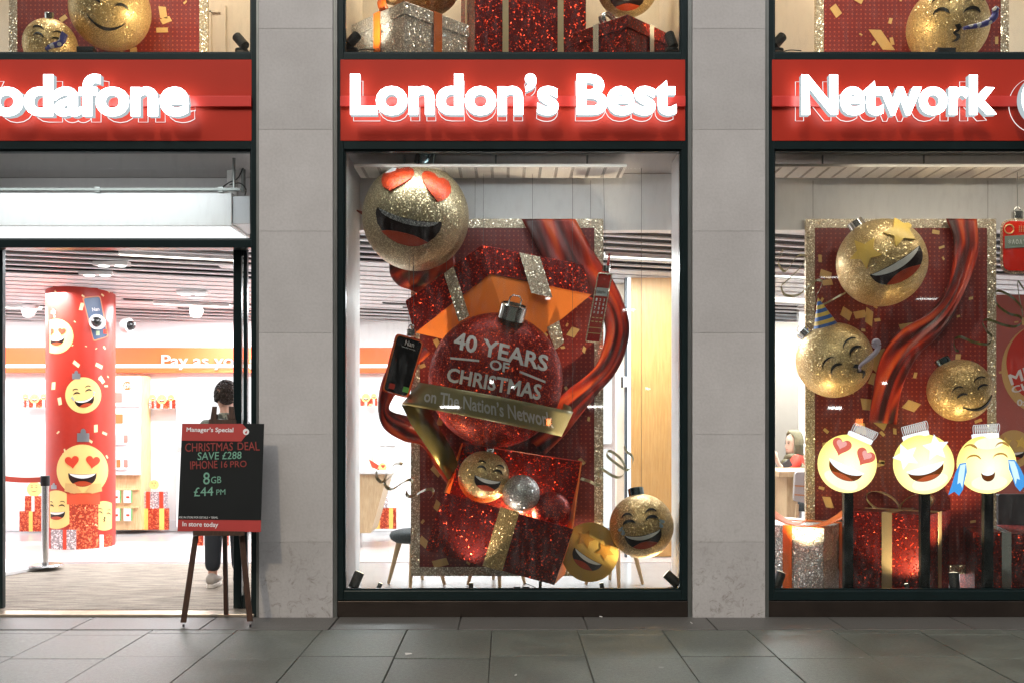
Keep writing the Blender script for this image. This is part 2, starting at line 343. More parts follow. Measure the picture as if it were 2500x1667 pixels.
# ---------------------------------------------------------------- decals, lettering, baubles, boxes
def decal_faces(mb, V, F, mp, h=.004, base=-.004, maxlen=None):
    bm = bmesh.new(); vs = [bm.verts.new((x, y, 0)) for x, y in V]
    for f in F:
        try: bm.faces.new([vs[i] for i in f])
        except ValueError: pass
    bmesh.ops.triangulate(bm, faces=bm.faces[:])
    if maxlen:
        for _ in range(5):
            es = [e for e in bm.edges if e.calc_length() > maxlen]
            if not es: break
            bmesh.ops.subdivide_edges(bm, edges=es, cuts=1)
            bmesh.ops.triangulate(bm, faces=[f for f in bm.faces if len(f.verts) > 3])
    bm.verts.index_update()
    top = [mp(v.co.x, v.co.y, h) for v in bm.verts]; bot = [mp(v.co.x, v.co.y, base) for v in bm.verts]
    n = len(top); fs = [tuple(v.index for v in f.verts) for f in bm.faces]
    for e in bm.edges:
        if len(e.link_faces) == 1:
            a, b = [v.index for v in e.verts]; fs.append((a, b, b+n, a+n))
    fs += [tuple(n+i for i in reversed(tuple(v.index for v in f.verts))) for f in bm.faces]
    bm.free(); mb.add(top+bot, fs); return mb
def decal(mb, poly, mp, h=.004, base=-.004, maxlen=None):
    return decal_faces(mb, poly, [tuple(range(len(poly)))], mp, h, base, maxlen)
TXC = {}
def text_geo(s, off=0.0, res=3):
    k = (s, off, res)
    if k in TXC: return TXC[k]
    cu = bpy.data.curves.new('lettering', 'FONT'); cu.body = s; cu.resolution_u = res
    o = bpy.data.objects.new('lettering', cu); COL.objects.link(o)
    dg = bpy.context.evaluated_depsgraph_get(); me = bpy.data.meshes.new_from_object(o.evaluated_get(dg))
    V = [(v.co.x, v.co.y) for v in me.vertices]; F = [tuple(p.vertices) for p in me.polygons]
    bpy.data.objects.remove(o); bpy.data.curves.remove(cu); bpy.data.meshes.remove(me)
    bm = bmesh.new(); vs = [bm.verts.new((x, y, 0)) for x, y in V]
    for f in F:
        try: bm.faces.new([vs[i] for i in f])
        except ValueError: pass
    bmesh.ops.remove_doubles(bm, verts=bm.verts[:], dist=4e-4); bm.verts.index_update()
    V = [(v.co.x, v.co.y) for v in bm.verts]; F = [tuple(v.index for v in f.verts) for f in bm.faces]; bm.free()
    if off:                        # embolden: every outline corner moves outwards along its mitre
        D = {}
        for l in loops(F):
            n = len(l)
            for i in range(n):
                a, b, c = [Vector((*V[l[k % n]], 0)) for k in (i-1, i, i+1)]; e1 = (b-a).normalized(); e2 = (c-b).normalized()
                n1 = Vector((e1.y, -e1.x, 0)); m = n1+Vector((e2.y, -e2.x, 0)); m = m.normalized() if m.length > 1e-4 else n1
                D[l[i]] = m*(off/max(.55, m.dot(n1)))
        V = [(v[0]+D[i].x, v[1]+D[i].y) if i in D else v for i, v in enumerate(V)]
    xs = [v[0] for v in V]; ys = [v[1] for v in V]
    bb = (min(xs), min(ys), max(xs), max(ys)); TXC[k] = (V, F, bb); return TXC[k]
def text_px(s, q, off=.02):
    """lettering stretched into the quad q = [top-left, top-right, bottom-right, bottom-left] (photo pixels)"""
    V, F, (x0, y0, x1, y1) = text_geo(s, off); out = []
    if len(q) == 2: (ax, ay), (bx, by) = q; q = [(ax, ay), (bx, ay), (bx, by), (ax, by)]
    for x, y in V:
        u = (x-x0)/(x1-x0); t = (y-y0)/(y1-y0)
        a = [q[3][k]*(1-u)*(1-t)+q[2][k]*u*(1-t)+q[0][k]*(1-u)*t+q[1][k]*u*t for k in (0, 1)]
        out.append(tuple(a))
    return out, F
def lettering(parent, name, s, q, mp, m, h=.003, base=0, off=.02, maxlen=None):
    V, F = text_px(s, q, off); mb = MB(); decal_faces(mb, V, F, mp, h, base, maxlen); return mb.build(name, m, parent)
def islands(V, F):
    par = list(range(len(V)))
    def fd(i):
        while par[i] != i: par[i] = par[par[i]]; i = par[i]
        return i
    for f in F:
        for i in f[1:]: par[fd(i)] = fd(f[0])
    g = {}
    for f in F: g.setdefault(fd(f[0]), []).append(f)
    return list(g.values())
def loops(F):
    cnt = {}
    for f in F:
        for i in range(len(f)):
            a, b = f[i], f[(i+1) % len(f)]; cnt.setdefault((min(a, b), max(a, b)), []).append((a, b))
    nx = {v[0][0]: v[0][1] for v in cnt.values() if len(v) == 1}
    out = []
    while nx:
        s, _ = next(iter(nx.items())); l = []; c = s
        while c in nx: l.append(c); c = nx.pop(c)
        out.append(l)
    return out

class Ball:
    def __init__(s, cx, cy, r, y, dk=1):
        s.dk = dk; s.cx, s.cy, s.r, s.y = cx, cy, r, y; s.C = W(cx, cy, y); s.R = r*(CD+y)/FP
        s.n = (CAM-s.C).normalized(); s.rt = Vector((0, 0, 1)).cross(s.n).normalized(); s.u = s.n.cross(s.rt)
    def map(s, px, py, h=0.0):
        u = (px-s.cx)/s.r; v = -(py-s.cy)/s.r; q = u*u+v*v
        if q > .985: k = math.sqrt(.985/q); u *= k; v *= k; q = .985
        return s.C+(s.rt*u+s.u*v+s.n*math.sqrt(1-q)*s.dk)*(s.R+h)
    def dirn(s, ang, lean=0):     # direction in the picture plane, ang clockwise from up; lean towards the viewer
        a = R(ang); d = s.rt*math.sin(a)+s.u*math.cos(a); return (d+s.n*lean).normalized()
def arc(cx, cy, w, h, t, n=14):
    up = [(cx-w*math.cos(math.pi*i/n), cy+h*math.sin(math.pi*i/n)) for i in range(n+1)]
    dn = [(cx+w*.98*math.cos(math.pi*i/n), cy+(h-t)*math.sin(math.pi*i/n)) for i in range(1, n)]
    return up+dn
def smile(cx, cy, w, h, t, n=16):
    lo = [(cx-w+2*w*i/n, cy-h*math.sin(math.pi*i/n)**.8) for i in range(n+1)]
    hi = [(cx+w-2*w*i/n, cy-(h-t)*math.sin(math.pi*i/n)**.8) for i in range(1, n)]
    return lo+hi
def mouth_pts(cx, cy, w, sag, dep, n=20):
    top = [(cx-w+2*w*i/n, cy-sag*(1-(2*i/n-1)**2)) for i in range(n+1)]
    bot = [(cx+w*math.cos(math.pi*i/n), cy-dep*math.sin(math.pi*i/n)**.85) for i in range(1, n)]
    return top+bot
def teeth_pts(cx, cy, w, sag, t, n=18):
    top = [(cx-w+2*w*i/n, cy-sag*(1-(2*i/n-1)**2)) for i in range(n+1)]
    bot = [(cx+w-2*w*i/n, cy-sag*(1-(2*i/n-1)**2)-t*math.sin(math.pi*i/n)**.6) for i in range(1, n)]
    return top+bot
def tongue_pts(cx, cy, w, dep, lift, n=14):
    k = .68; bot = []
    for i in range(n+1):
        x = -k+2*k*i/n; bot.append((cx+w*x, cy-dep*(1-x*x)**.425*.985))
    y0 = bot[0][1]; top = [(cx+w*k-2*w*k*i/n, y0+(lift)*math.sin(math.pi*i/n)) for i in range(1, n)]
    return bot+top
def heart_pts(cx, cy, s, rot=0, n=36):
    P = []
    for i in range(n):
        t = 2*math.pi*i/n; x = 16*math.sin(t)**3/16; y = (13*math.cos(t)-5*math.cos(2*t)-2*math.cos(3*t)-math.cos(4*t)+2)/16
        c, q = math.cos(R(rot)), math.sin(R(rot)); P.append((cx+s*(x*c+y*q), cy+s*(y*c-x*q)))
    return P
def star_pts(cx, cy, s, rot=0):
    return [(cx+s*(1 if i % 2 == 0 else .48)*math.sin(R(rot+36*i)), cy+s*(1 if i % 2 == 0 else .48)*math.cos(R(rot+36*i))) for i in range(10)]
def drop_pts(cx, cy, s, rot=0):
    P = [(0, 1.3)]+[(.62*math.sin(R(a)), -.3-.62*math.cos(R(a))) for a in range(-125, 126, 25)][::-1]
    c, q = math.cos(R(rot)), math.sin(R(rot)); return [(cx+s*(x*c+y*q), cy+s*(y*c-x*q)) for x, y in P]

def face(par, b, kind, roll=0, ox=0, oy=0, sc=1, maps=None, M=None, h=1.0, lab=None):
    """features of a smiley, each a mesh of its own; template units are ball radii, roll is clockwise in the photo"""
    M = {**dict(dark=DARKFACE, teeth=TEETH, tongue=TONGUE, line=LINE, heart=HEART, star=YELLOW, tear=MATS.get('pale_tear') or mat('pale_tear', (.35, .45, .5), .2)), **(M or {})}
    mp = maps or b.map; c, q = math.cos(R(roll)), math.sin(R(roll)); k = b.r*.14
    def T(P): return [(b.cx+b.r*(ox+sc*(x*c+y*q)), b.cy-b.r*(oy+sc*(y*c-x*q))) for x, y in P]
    def add(name, P, m, hh, parent=par): return decal(MB(), T(P), mp, hh*h, -.004, k).build(name, m, parent)
    def big_mouth(cx=0, cy=-.12, w=.58, sag=.05, dep=.55, t=.15):
        mo = add('mouth', mouth_pts(cx, cy, w, sag, dep), M['dark'], .006)
        add('teeth', teeth_pts(cx, cy-.015, w*.93, sag, t), M['teeth'], .012, mo)
        add('tongue', tongue_pts(cx, cy, w*.99, dep, .10), M['tongue'], .010, mo)
    if kind == 'laugh':
        for s in (-1, 1):
            add('eye', arc(.36*s, .18, .2, .17, .09), M['line'], .008); add('eyebrow', arc(.4*s, .45, .17, .12, .05), M['line'], .008)
        big_mouth()
    if kind == 'tears':
        for s in (-1, 1):
            add('eye', arc(.36*s, .12, .2, .16, .085), M['line'], .008); add('eyebrow', arc(.38*s, .36, .17, .13, .05), M['line'], .008)
            add('tear', drop_pts(.66*s, .02, .08, -45*s), M['tear'], .012); add('tear', drop_pts(.60*s, -.1, .08, -12*s), M['tear'], .012)
        big_mouth(0, -.2, .58, .1, .52, .11)
    if kind == 'hearts':
        for s in (-1, 1): add('heart_eye', heart_pts(.42*s, .32, .29, 8*s), M['heart'], .014)
        big_mouth()
    if kind == 'stars':
        for s in (-1, 1): add('star_eye', star_pts(.42*s, .34, .36, 10*s), M['star'], .016)
        big_mouth(0, -.14, .6, .05, .5, .14)
    if kind == 'smile':
        for s in (-1, 1): add('eye', arc(.34*s, .2, .17, .13, .07), M['line'], .008); add('eyebrow', arc(.36*s, .47, .18, .12, .045), M['line'], .008)
        add('mouth', smile(0, -.12, .48, .3, .075), M['line'], .008)
    if kind == 'party':
        for s in (-1, 1): add('eye', arc(.36*s, .16, .2, .17, .08), M['line'], .008); add('eyebrow', arc(.4*s, .45, .22, .15, .05), M['line'], .008)
        K = [(-.02, -.1), (.1, -.08), (.16, -.17), (.1, -.26), (.04, -.3), (.12, -.34), (.15, -.42), (.08, -.5), (-.04, -.52), (.05, -.45), (.07, -.4), (-.03, -.31), (-.03, -.28), (.06, -.22), (.08, -.17)]
        add('mouth', K, M['line'], .008)
def cap_on(par, b, ang, lean=.0, rr=.2, hh=.22, m=None, ring=True, ridges=0):
    d = b.dirn(ang, lean); m = m or SILVER; r = b.R*rr; o = b.C+d*b.R*math.sqrt(1-rr*rr)*.97
    q = d.to_track_quat('Z', 'Y'); n = 40; rows = []
    prof = [(r, 0), (r, b.R*hh*.93), (r*.93, b.R*hh), (r*.86, b.R*hh), (r*.84, b.R*hh*.6), (0.001, b.R*hh*.6)]
    for a, z in prof:
        rows.append([o+q @ Vector(((a*(1-(.05 if ridges and i % 4 < 2 else 0)))*math.cos(2*math.pi*i/n), a*(1-(.05 if ridges and i % 4 < 2 else 0))*math.sin(2*math.pi*i/n), z)) for i in range(n)])
    c = MB().rings(rows, caps=False).build('cap', m, par, auto=35)
    if ring:
        side = d.cross(b.n).normalized(); t = o+d*b.R*hh*.9; w = r*.42; hgt = r*.75
        P = [t-side*w, t-side*w+d*hgt*.7, t-side*w*.6+d*hgt, t+side*w*.6+d*hgt, t+side*w+d*hgt*.7, t+side*w]
        MB().tube(P, max(.0035, r*.06), 8).build('hanging_loop', m, c, smooth=True)
    return c
def wire(par, p0, p1, r=.0016, name='hanging_wire'):
    return MB().tube([p0, p1], r, 5).build(name, MATS.get('thin_wire') or mat('thin_wire', (.12, .12, .12), .4, .6), par)
def bauble(name, label, cx, cy, r, y, m, kind=None, roll=0, cap=None, group='smiling baubles in the windows', M=None, ox=0, oy=0, sc=.98, cat='bauble', hang=None, dk=1, **k):
    b = Ball(cx, cy, r, y, dk); t = thing(name, b.C, label, cat, group)
    g = MB().sphere((0, 0, 0), b.R, 64, 36)
    g.v = [b.C+v-b.n*v.dot(b.n)*(1-dk) for v in g.v]; g.build('globe', m, t, smooth=True)
    if cap: cap_on(t, b, **cap)
    if kind: face(t, b, kind, roll, ox, oy, sc, M=M, **k)
    if hang:
        top = b.C+Vector((0, 0, b.R*.9)); wire(t, top, Vector((top.x, top.y, hang)))
    return t, b

def ribbon_strip(A, B, y, amp=.02, waves=3, th=.006, nc=20, n=8, dy=None):
    a = catmull([(p[0], p[1], 0) for p in A], n); b = catmull([(p[0], p[1], 0) for p in B], n); rows = []
    for i in range(len(a)):
        t = i/(len(a)-1); row = []
        yb = y+(dy(t) if dy else 0)
        for j in range(nc+1):
            s = j/nc; p = a[i].lerp(b[i], s)
            w = math.sin(s*math.pi*waves*.55+t*3.1)+.55*math.sin(s*math.pi*waves*1.25-t*6+1)+.3*math.sin(s*math.pi*waves*2.3+t*11)
            row.append(W(p.x, p.y, yb-amp*.62*w*(.35+.65*math.sin(math.pi*min(1, .08+t*1.2)))-.012*math.sin(math.pi*s)))
        rows.append(row)
    mb = MB().sheet(rows, (0, th, 0)); mb.uvn = (len(rows), nc+1); return mb
def curl(P, y, wv, th=.0015, n=7, wob=.05):
    pts = catmull([(p[0], p[1], 0) for p in P], n); wv = Vector(wv); rows = []
    for i, p in enumerate(pts):
        q = W(p.x, p.y, y+wob*math.sin(i*.55)); rows.append([q-wv*.5, q+wv*.5])
    return MB().sheet(rows, (0, th, 0))
def gift(name, label, c, z0, w, d, h, rot, m, rib, lidh=.1, lidm=None, rw=.06, lip=.012, group='gift boxes in the windows', bow=None, sides=(0,), rx=(0,), ry=(0,), cat='gift box'):
    t = thing(name, (c[0], c[1], z0), label, cat, group)
    M = Matrix.Translation((c[0], c[1], z0)) @ Matrix.Rotation(R(rot), 4, 'Z')
    MB().box(-w/2, w/2, -d/2, d/2, 0, h-lidh*.98, M).build('box_body', m, t, bevel=.003)
    if lidh: MB().box(-w/2-lip, w/2+lip, -d/2-lip, d/2+lip, h-lidh, h, M).build('lid', lidm or m, t, bevel=.004)
    e = .004; L = lip+e; rb = MB()
    for off in rx:     # bands over front/back
        a, b = off-rw/2, off+rw/2
        rb.box(a, b, -d/2-L, -d/2-lip+.001, 0, h+e, M); rb.box(a, b, d/2+lip-.001, d/2+L, 0, h+e, M); rb.box(a, b, -d/2-lip+.001, d/2+lip-.001, h-.001, h+e, M)
    for off in ry:
        a, b = off-rw/2, off+rw/2
        rb.box(-w/2-L, -w/2-lip+.001, a, b, 0, h+e*1.5, M); rb.box(w/2+lip-.001, w/2+L, a, b, 0, h+e*1.5, M); rb.box(-w/2-lip+.001, w/2+lip-.001, a, b, h-.001, h+e*1.5, M)
    rbo = rb.build('ribbon', rib, t)
    if bow:
        for s in (-1, 1): bow_loop(t, M @ Vector((0, 0, h+e*2)), (M.to_3x3() @ Vector((s, 0, 0))), bow, rw*1.3, rib)
    return t, M
def bow_loop(par, p, d, size, w, m, name='bow_loop'):
    d = Vector(d).normalized(); sd = Vector((0, 0, 1)).cross(d).normalized(); rows = []
    for i in range(21):
        a = 2*math.pi*i/20; x = size*(.5-.5*math.cos(a)); z = size*.34*(math.sin(a)*.9+.5-.5*math.cos(a))
        ww = w*(.35+.65*math.sin(math.pi*i/20)); q = p+d*x+Vector((0, 0, z)); rows.append([q-sd*ww/2, q+sd*ww/2])
    return MB().sheet(rows, (0, 0, .002)).build(name, m, par, smooth=True)
def confetti(par, y, x0, y0, x1, y1, n, seed, extra=()):
    rnd = random.Random(seed); mb = MB(); mp = plane(y); P = []
    for _ in range(n):
        cx, cy = rnd.uniform(x0, x1), rnd.uniform(y0, y1); s = rnd.choice((4, 5, 7, 9, 14)); a = rnd.uniform(0, 3.14); k = rnd.uniform(.4, .7); sh = rnd.uniform(-.4, .4)
        P.append([(cx+s*(u*math.cos(a)-k*(v+sh*u)*math.sin(a)), cy+s*(u*math.sin(a)+k*(v+sh*u)*math.cos(a))) for u, v in ((-1, -1), (1, -1), (1, 1), (-1, 1))])
    for q in list(P)+list(extra): decal(mb, q, mp, .002, 0)
    return mb.build('confetti_print', GOLDP, par)
# ---------------------------------------------------------------- ground, pavement
gd = MB().box(-60, 60, -90, 0.0, -.25, -.13); struct(gd, 'road', mat('asphalt', (.05, .05, .05), .6, noise=.3, bump=.3))
pv = MB(); x = -.11-.593*14; k = 0; JT = .006
while x < 8.5:
    yy = -.412-(.165 if k % 2 else .11+.0); pv.box(x+JT/2, x+.593-JT/2, yy+JT/2, -.412-JT, -.08, random.uniform(-.003, .002))
    while yy > -5.2:
        dd = .662+random.uniform(-.006, .006); z = random.uniform(-.003, .003)
        pv.box(x+JT/2, x+.593-JT/2, yy-dd+JT/2, yy-JT/2, -.08, z); yy -= dd
    x += .593; k += 1
PAVE = paving_mat()
struct(pv, 'pavement', PAVE, bevel=.004)
struct(MB().box(-8.5, 8.5, -5.9, -.03, -.129, -.012), 'pavement_bed', mat('dark_joint_sand', (.075, .068, .055), .9, noise=.3, nscale=30))
kb = MB(); x = -8.5
while x < 8.5: kb.box(x+.003, x+.9, -.404, .018, -.08, .001); x += .906
struct(kb, 'granite_kerb_strip', mat('granite_strip', (.075, .07, .062), .45, noise=.5, nscale=90, bump=.4, bscale=120), bevel=.004)
lit = MB(); rnd = random.Random(3)
# ---------------------------------------------------------------- the building
BLD = thing('shop_building', (0, 0, 0), 'pale stone and dark metal shop building with big lit display windows and an open doorway', 'building')
P0 = [-2.9975-1.245-.455, ]
joints = [ZZ(p, 0) for p in (1507, 1322, 1060, 813, 565, 317, 70, -178, -426)]
def pillar(x0, x1):
    mb = MB()
    for a, b in zip(joints, joints[1:]): mb.box(x0, x1, 0, .30, a+.0008, b-.0008)
    mb.box(x0+.004, x1-.004, .0035, .296, 0, joints[-1])
    return mb.build('stone_pillar', STONE, BLD, bevel=.001)
for a, b in ((632, 812), (1688, 1868), (632-1056, 812-1056), (1688+1056, 1868+1056)): pillar(XX(a+(3 if a > 1600 else 0), 0), XX(b, 0))
def vx(px): return XX(px, .03)
ZT = 6.6
bays = {'left': (-234, 625), 'mid': (822, 1681), 'right': (1878, 2737)}
glass = {}
for nm, (a, b) in bays.items():
    for px in (a-8, b+1):      # steel trims between stone and frame
        tr = MB().box(XX(px, 0)-.004, XX(px+8, 0), .012, .14, 0.0, ZT); tr.box(XX(px+3, 0), XX(px+5, 0), .006, .013, 0, ZT); tr.build('trim_strip', TRIM, BLD)
    xa, xb = XX(a, 0), XX(b, 0); wv = 15/330
    z0 = 0.0 if nm == 'left' else ZZ(1465, .03)
    fr = MB(); fr.box(xa, xa+wv, .03, .16, z0, ZT); fr.box(xb-wv, xb, .03, .16, z0, ZT)
    rails = [(-330, -310), (129, 146), (344, 365)]+([(585, 605)] if nm == 'left' else [(1441, 1465)])
    for p, q in rails: fr.box(xa+wv, xb-wv, .032, .158, ZZ(q, .03), ZZ(p, .03))
    fo = fr.build('window_frame', FRAME, BLD, bevel=.004)
    # inner beads a little proud and a thin bright lip, glass set behind
    for i, (p, q) in enumerate(((-310, 129), (365, 585 if nm == 'left' else 1441))):
        gl = MB().box(xa+wv-.004, xb-wv+.004, .085, .091, ZZ(q, .03)-.004, ZZ(p, .03)+.004); gl.build('glass_pane', GLASS, fo)
        bd = MB()
        for u, v in ((xa+wv, xa+wv+.012), (xb-wv-.012, xb-wv)): bd.box(u, v, .05, .084, ZZ(q, .03)+.012, ZZ(p, .03)-.012)
        bd.box(xa+wv, xb-wv, .05, .084, ZZ(q, .03), ZZ(q, .03)+.012); bd.box(xa+wv, xb-wv, .05, .084, ZZ(p, .03)-.012, ZZ(p, .03))
        bd.build('glazing_bead', FRAME, fo)
    if nm != 'left':
        MB().box(xa, xb, .02, .16, 0, ZZ(1466, .03)).build('stall_riser', mat('dark_bronze_riser', (.055, .042, .035), .25, .7, noise=.4, nscale=6), BLD, bevel=.003)
        MB().box(xa+.03, xb-.03, .165, .30, .02, ZZ(1449, .1)).build('window_ledge', mat('grey_ledge', (.10, .10, .10), .3, .4), BLD, bevel=.004)
# doorway: threshold, parked sliding leaves
MB().box(XX(-234, 0), XX(618, 0), .02, .17, 0, .022).build('threshold', mat('worn_brass_threshold', (.5, .43, .34), .35, .8, noise=.3, nscale=9), BLD, bevel=.004)
def leaf(x0, x1, y):
    l = MB(); w = .062
    l.box(x0, x0+w, y, y+.05, .03, ZZ(606, y)); l.box(x1-.03, x1, y, y+.05, .03, ZZ(606, y)); l.box(x0+w, x1-.03, y+.002, y+.048, .03, .13); l.box(x0+w, x1-.03, y+.002, y+.048, ZZ(606, y)-.06, ZZ(606, y))
    lo = l.build('door_leaf', FRAME, BLD, bevel=.005); MB().box(x0+w-.003, x1-.027, y+.02, y+.03, .128, ZZ(606, y)-.058).build('glass_pane', GLASS, lo)
leaf(XX(569, .2), XX(603, .2), .2)
leaf(XX(-190, .2), XX(6, .2), .2)
MB().box(XX(-220, .17), XX(612, .17), .165, .28, ZZ(606, .2), ZZ(588, .2)).build('door_track', mat('track_metal', (.28, .27, .25), .3, .7), BLD)
# interior shell
FLZ = .022
fl = MB().box(-7.5, 8.2, .17, 5.6, -.2, FLZ-.004); struct(fl, 'floor', mat('grey_vinyl_floor', (.30, .29, .29), .22, noise=.12, nscale=5))
struct(MB().box(-7.5, 8.2, 2.62, 4.25, FLZ-.003, FLZ+.001), 'pinkish_floor_band', mat('pinkish_floor', (.46, .38, .365), .3, noise=.1))  # pale pinkish band of colour across the floor
struct(MB().box(-5.4, XX(640, .6), .172, 2.5, FLZ-.003, FLZ+.004), 'entrance_carpet', carpet_mat())
pp = [(-6.6, 2.55), (XX(150, 2.55), 2.55), (XX(110, 2.2), 2.12), (XX(5, 1.7), 1.72), (-6.6, 1.1)]
solo(MB().prism([Vector((x, y, FLZ+.004)) for x, y in pp], (0, 0, .035)), 'display_plinth', (XX(60, 2.2), 2.3, FLZ), WHITE, 'low white platform on the floor just inside the doorway by the belt post', 'platform', bevel=.005)
YB = 5.35
bw = MB().box(-7.5, 8.2, YB, YB+.15, 0, 3.5); bw.box(-7.6, -7.45, .3, YB, 0, 3.5); bw.box(8.2, 8.35, .3, YB, 0, 3.5); bw.build('interior_wall', WHITE, BLD)
sk = MB(); sk.box(-7.4, 8.2, YB-.02, YB, FLZ, .16); sk.build('skirting_board', mat('white_skirting', (.74, .74, .75), .4), BLD)
MB().box(-7.5, 8.3, .16, 5.5, 3.52, 4.18).build('floor_slab', GREYW, BLD)
ub = MB().box(-7.5, 8.3, 1.9, 2.0, 4.18, 6.5); ub.box(-7.5, 8.3, .16, 1.9, 6.4, 6.5); ub.build('upper_back_wall', CREAM, BLD)
pn = MB()
for a, b in ((512, 540),): pn.box(XX(a, 1.9), XX(a+4, 1.9), 1.885, 1.9, 4.2, ZZ(28, 1.9)); pn.box(XX(b, 1.9), XX(b+12, 1.9), 1.88, 1.9, 4.2, ZZ(15, 1.9)); pn.box(XX(a, 1.9), XX(b, 1.9), 1.885, 1.9, ZZ(32, 1.9), ZZ(28, 1.9))
pn.build('wall_moulding', CREAM, BLD)
for px in (632, 1688): MB().box(XX(px, 0)+.02, XX(px+178, 0)-.02, .302, 1.7, 4.19, 6.39).build('partition_wall', CREAM, BLD)
# display bays: side returns, bulkhead, suspended perforated ceiling panel
YK = .98
def clipbox(x0, x1, y0, y1, z0, z1, m, name): MB().box(x0, x1, y0, y1, z0, z1).build(name, m, BLD)
ZK = ZZ(562, YK)
clipbox(-7.4, XX(640, .5), 1.12, 1.22, ZZ(584, 1.1), 3.515, GREYW, 'bulkhead')
clipbox(XX(838, .14)-.06, XX(1670, .14)+.05, YK, YK+.14, ZK, 3.515, WHITE, 'bulkhead')
clipbox(XX(1845, .9), 8.1, YK, YK+.14, ZK, 3.515, WHITE, 'bulkhead')
xl = XX(838, .14); clipbox(xl-.07, xl, .165, YK-.002, FLZ, 3.515, WHITE, 'display_return_wall'); clipbox(xl, xl+.012, .3, YK-.01, FLZ, .16, WHITE, 'skirting_board')
xr = XX(1665, .14); clipbox(xr, xr+.07, .165, .62, FLZ, 3.515, WHITE, 'display_return_wall')
for a, b in ((xl-.07-.35, xl-.075), (xr+.075, xr+.4)): clipbox(a, b, .31, .5, FLZ, 3.515, WHITE, 'pillar_lining')
PERF = mat('perforated_panel', (.70, .64, .58), .5)
def perf(x0, x1, label):
    z = ZZ(402, .2); t = thing('ceiling_panel', ((x0+x1)/2, .4, z), label, 'ceiling panel', 'suspended ceiling panels over the displays')
    MB().box(x0, x1, .27, .64, z, z+.022).build('panel_tray', PERF, t, bevel=.003)
    sl = MB(); x = x0+.06
    while x < x1-.03:
        y = .295
        while y < .62: sl.box(x-.012, x+.012, y, y+.006, z-.0015, z+.001); y += .02
        x += .125
    sl.build('perforations', mat('perforation_shadow', (.16, .13, .11), .8), t)
    for fx in (.18, .52, .86):
        xx = x0+(x1-x0)*fx; MB().cyl((xx, .4, z+.02), (xx, .4, 3.52), .007, n=8).build('hanging_rod', TRIM, t)
perf(XX(860, .2), XX(1533, .2), 'white perforated panel hung above the big heart eyed bauble in the middle window')
perf(XX(1895, .2), XX(2640, .2), 'white perforated panel hung above the star eyed bauble in the right window')
# slatted ceiling, falling slightly towards the back
def zc(y): return EZ+1.38-.10*(y+CD-10.7)
TA = math.tan(R(11.7))
def slat_box(mb, y0, xa, xb, w, zoff, hgt):
    f = lambda x: y0+TA*x
    lo, hi = 1.16, YB-.01
    xa = max(xa, (lo-y0)/TA); xb = min(xb, (hi-y0)/TA)
    if xb-xa < .05: return
    vs = []
    for dz in (0, hgt):
        for dy in (0, w):
            for x in (xa, xb): vs.append(Vector((x, f(x)+dy, zc(f(x)+dy)+zoff+dz)))
    mb.add(vs, [(0, 2, 3, 1), (4, 5, 7, 6), (0, 1, 5, 4), (2, 6, 7, 3), (0, 4, 6, 2), (1, 3, 7, 5)])
st = MB(); rs = random.Random(11); y0 = -1.2
while y0 < 7.2:
    x = -7.4
    while x < 8.1:
        ln = rs.uniform(2.5, 6); ym_s = y0+TA*(x+ln/2)
        w = .155 if 2.55 < ym_s+rs.uniform(-.25, .25) < 4.05 else .048
        slat_box(st, y0, x, min(x+ln, 8.1), w, 0, .014); x += ln
    y0 += .20
st.build('slatted_ceiling', mat('white_slat', (.62, .64, .66), .45), BLD)
MB().hexa([Vector((-7.45, 1.16, zc(1.16)+.075)), Vector((8.15, 1.16, zc(1.16)+.075)), Vector((8.15, YB, zc(YB)+.075)), Vector((-7.45, YB, zc(YB)+.075))], (0, 0, .05)).build('ceiling_void', mat('dark_void', (.010, .008, .008), .8), BLD)
KI = .52
def area(loc, e, sx, sy, col=(.95, .97, 1), par=None, rot=(0, 0, 0)):
    l = bpy.data.lights.new('lamp_light', 'AREA'); l.energy = e*KI; l.shape = 'RECTANGLE'; l.size = sx; l.size_y = sy; l.color = col
    o = bpy.data.objects.new('lamp_light', l); COL.objects.link(o); o.parent = par; o.location = Vector(loc)-(ORG[par.name] if par else Vector()); o.rotation_euler = rot; return o
LEDM = emit('ceiling_led', (1, .93, .82), 7)
def led(pxa, pya, pxb, pyb, n, lab, e=0):
    """a light line let into the slats; solve its place on the ceiling plane"""
    def hit(px, py):
        d = 10.0
        for _ in range(40): d = (zc(d-CD)-EZ-.03)*FP/(VY-py)
        return Vector(((px-VX)*d/FP, d-CD, zc(d-CD)-.03))
    a = hit(pxa, pya); k = (pxb-VX)/FP; t_ = (k*(CD+a.y)-a.x)/(1-k*TA); t_ = min(t_, (YB-.2-a.y)/TA)
    b = Vector((a.x+t_, a.y+TA*t_, zc(a.y+TA*t_)-.03)); t = thing('ceiling_light', (a+b)/2, lab, 'ceiling light', 'linear lights in the slatted ceiling')
    MB().hexa([a, b, b+Vector((0, .06, 0)), a+Vector((0, .06, 0))], (0, 0, .03)).build('diffuser', LEDM, t)
    MB().hexa([a+Vector((0, -.012, .003)), b+Vector((0, -.012, .003)), b+Vector((0, -.002, .003)), a+Vector((0, -.002, .003))], (0, 0, .04)).build('housing', WHITE, t)
    if e: area((a+b)/2+Vector((0, 0, -.03)), e, (b-a).length, .2, par=t)
led(290, 622, 575, 634, 0, 'long ceiling light just inside the top of the doorway', 22)
led(-190, 745, 96, 749, 0, 'ceiling light to the left of the printed column', 60)
led(375, 759, 560, 766, 0, 'ceiling light furthest back on the right of the printed column', 60)
led(1477, 626, 1700, 640, 0, 'bright ceiling light seen beside the red handset ornament', 70)
led(1880, 673, 2000, 679, 0, 'highest of the ceiling lights seen left of the star eyed board', 40)
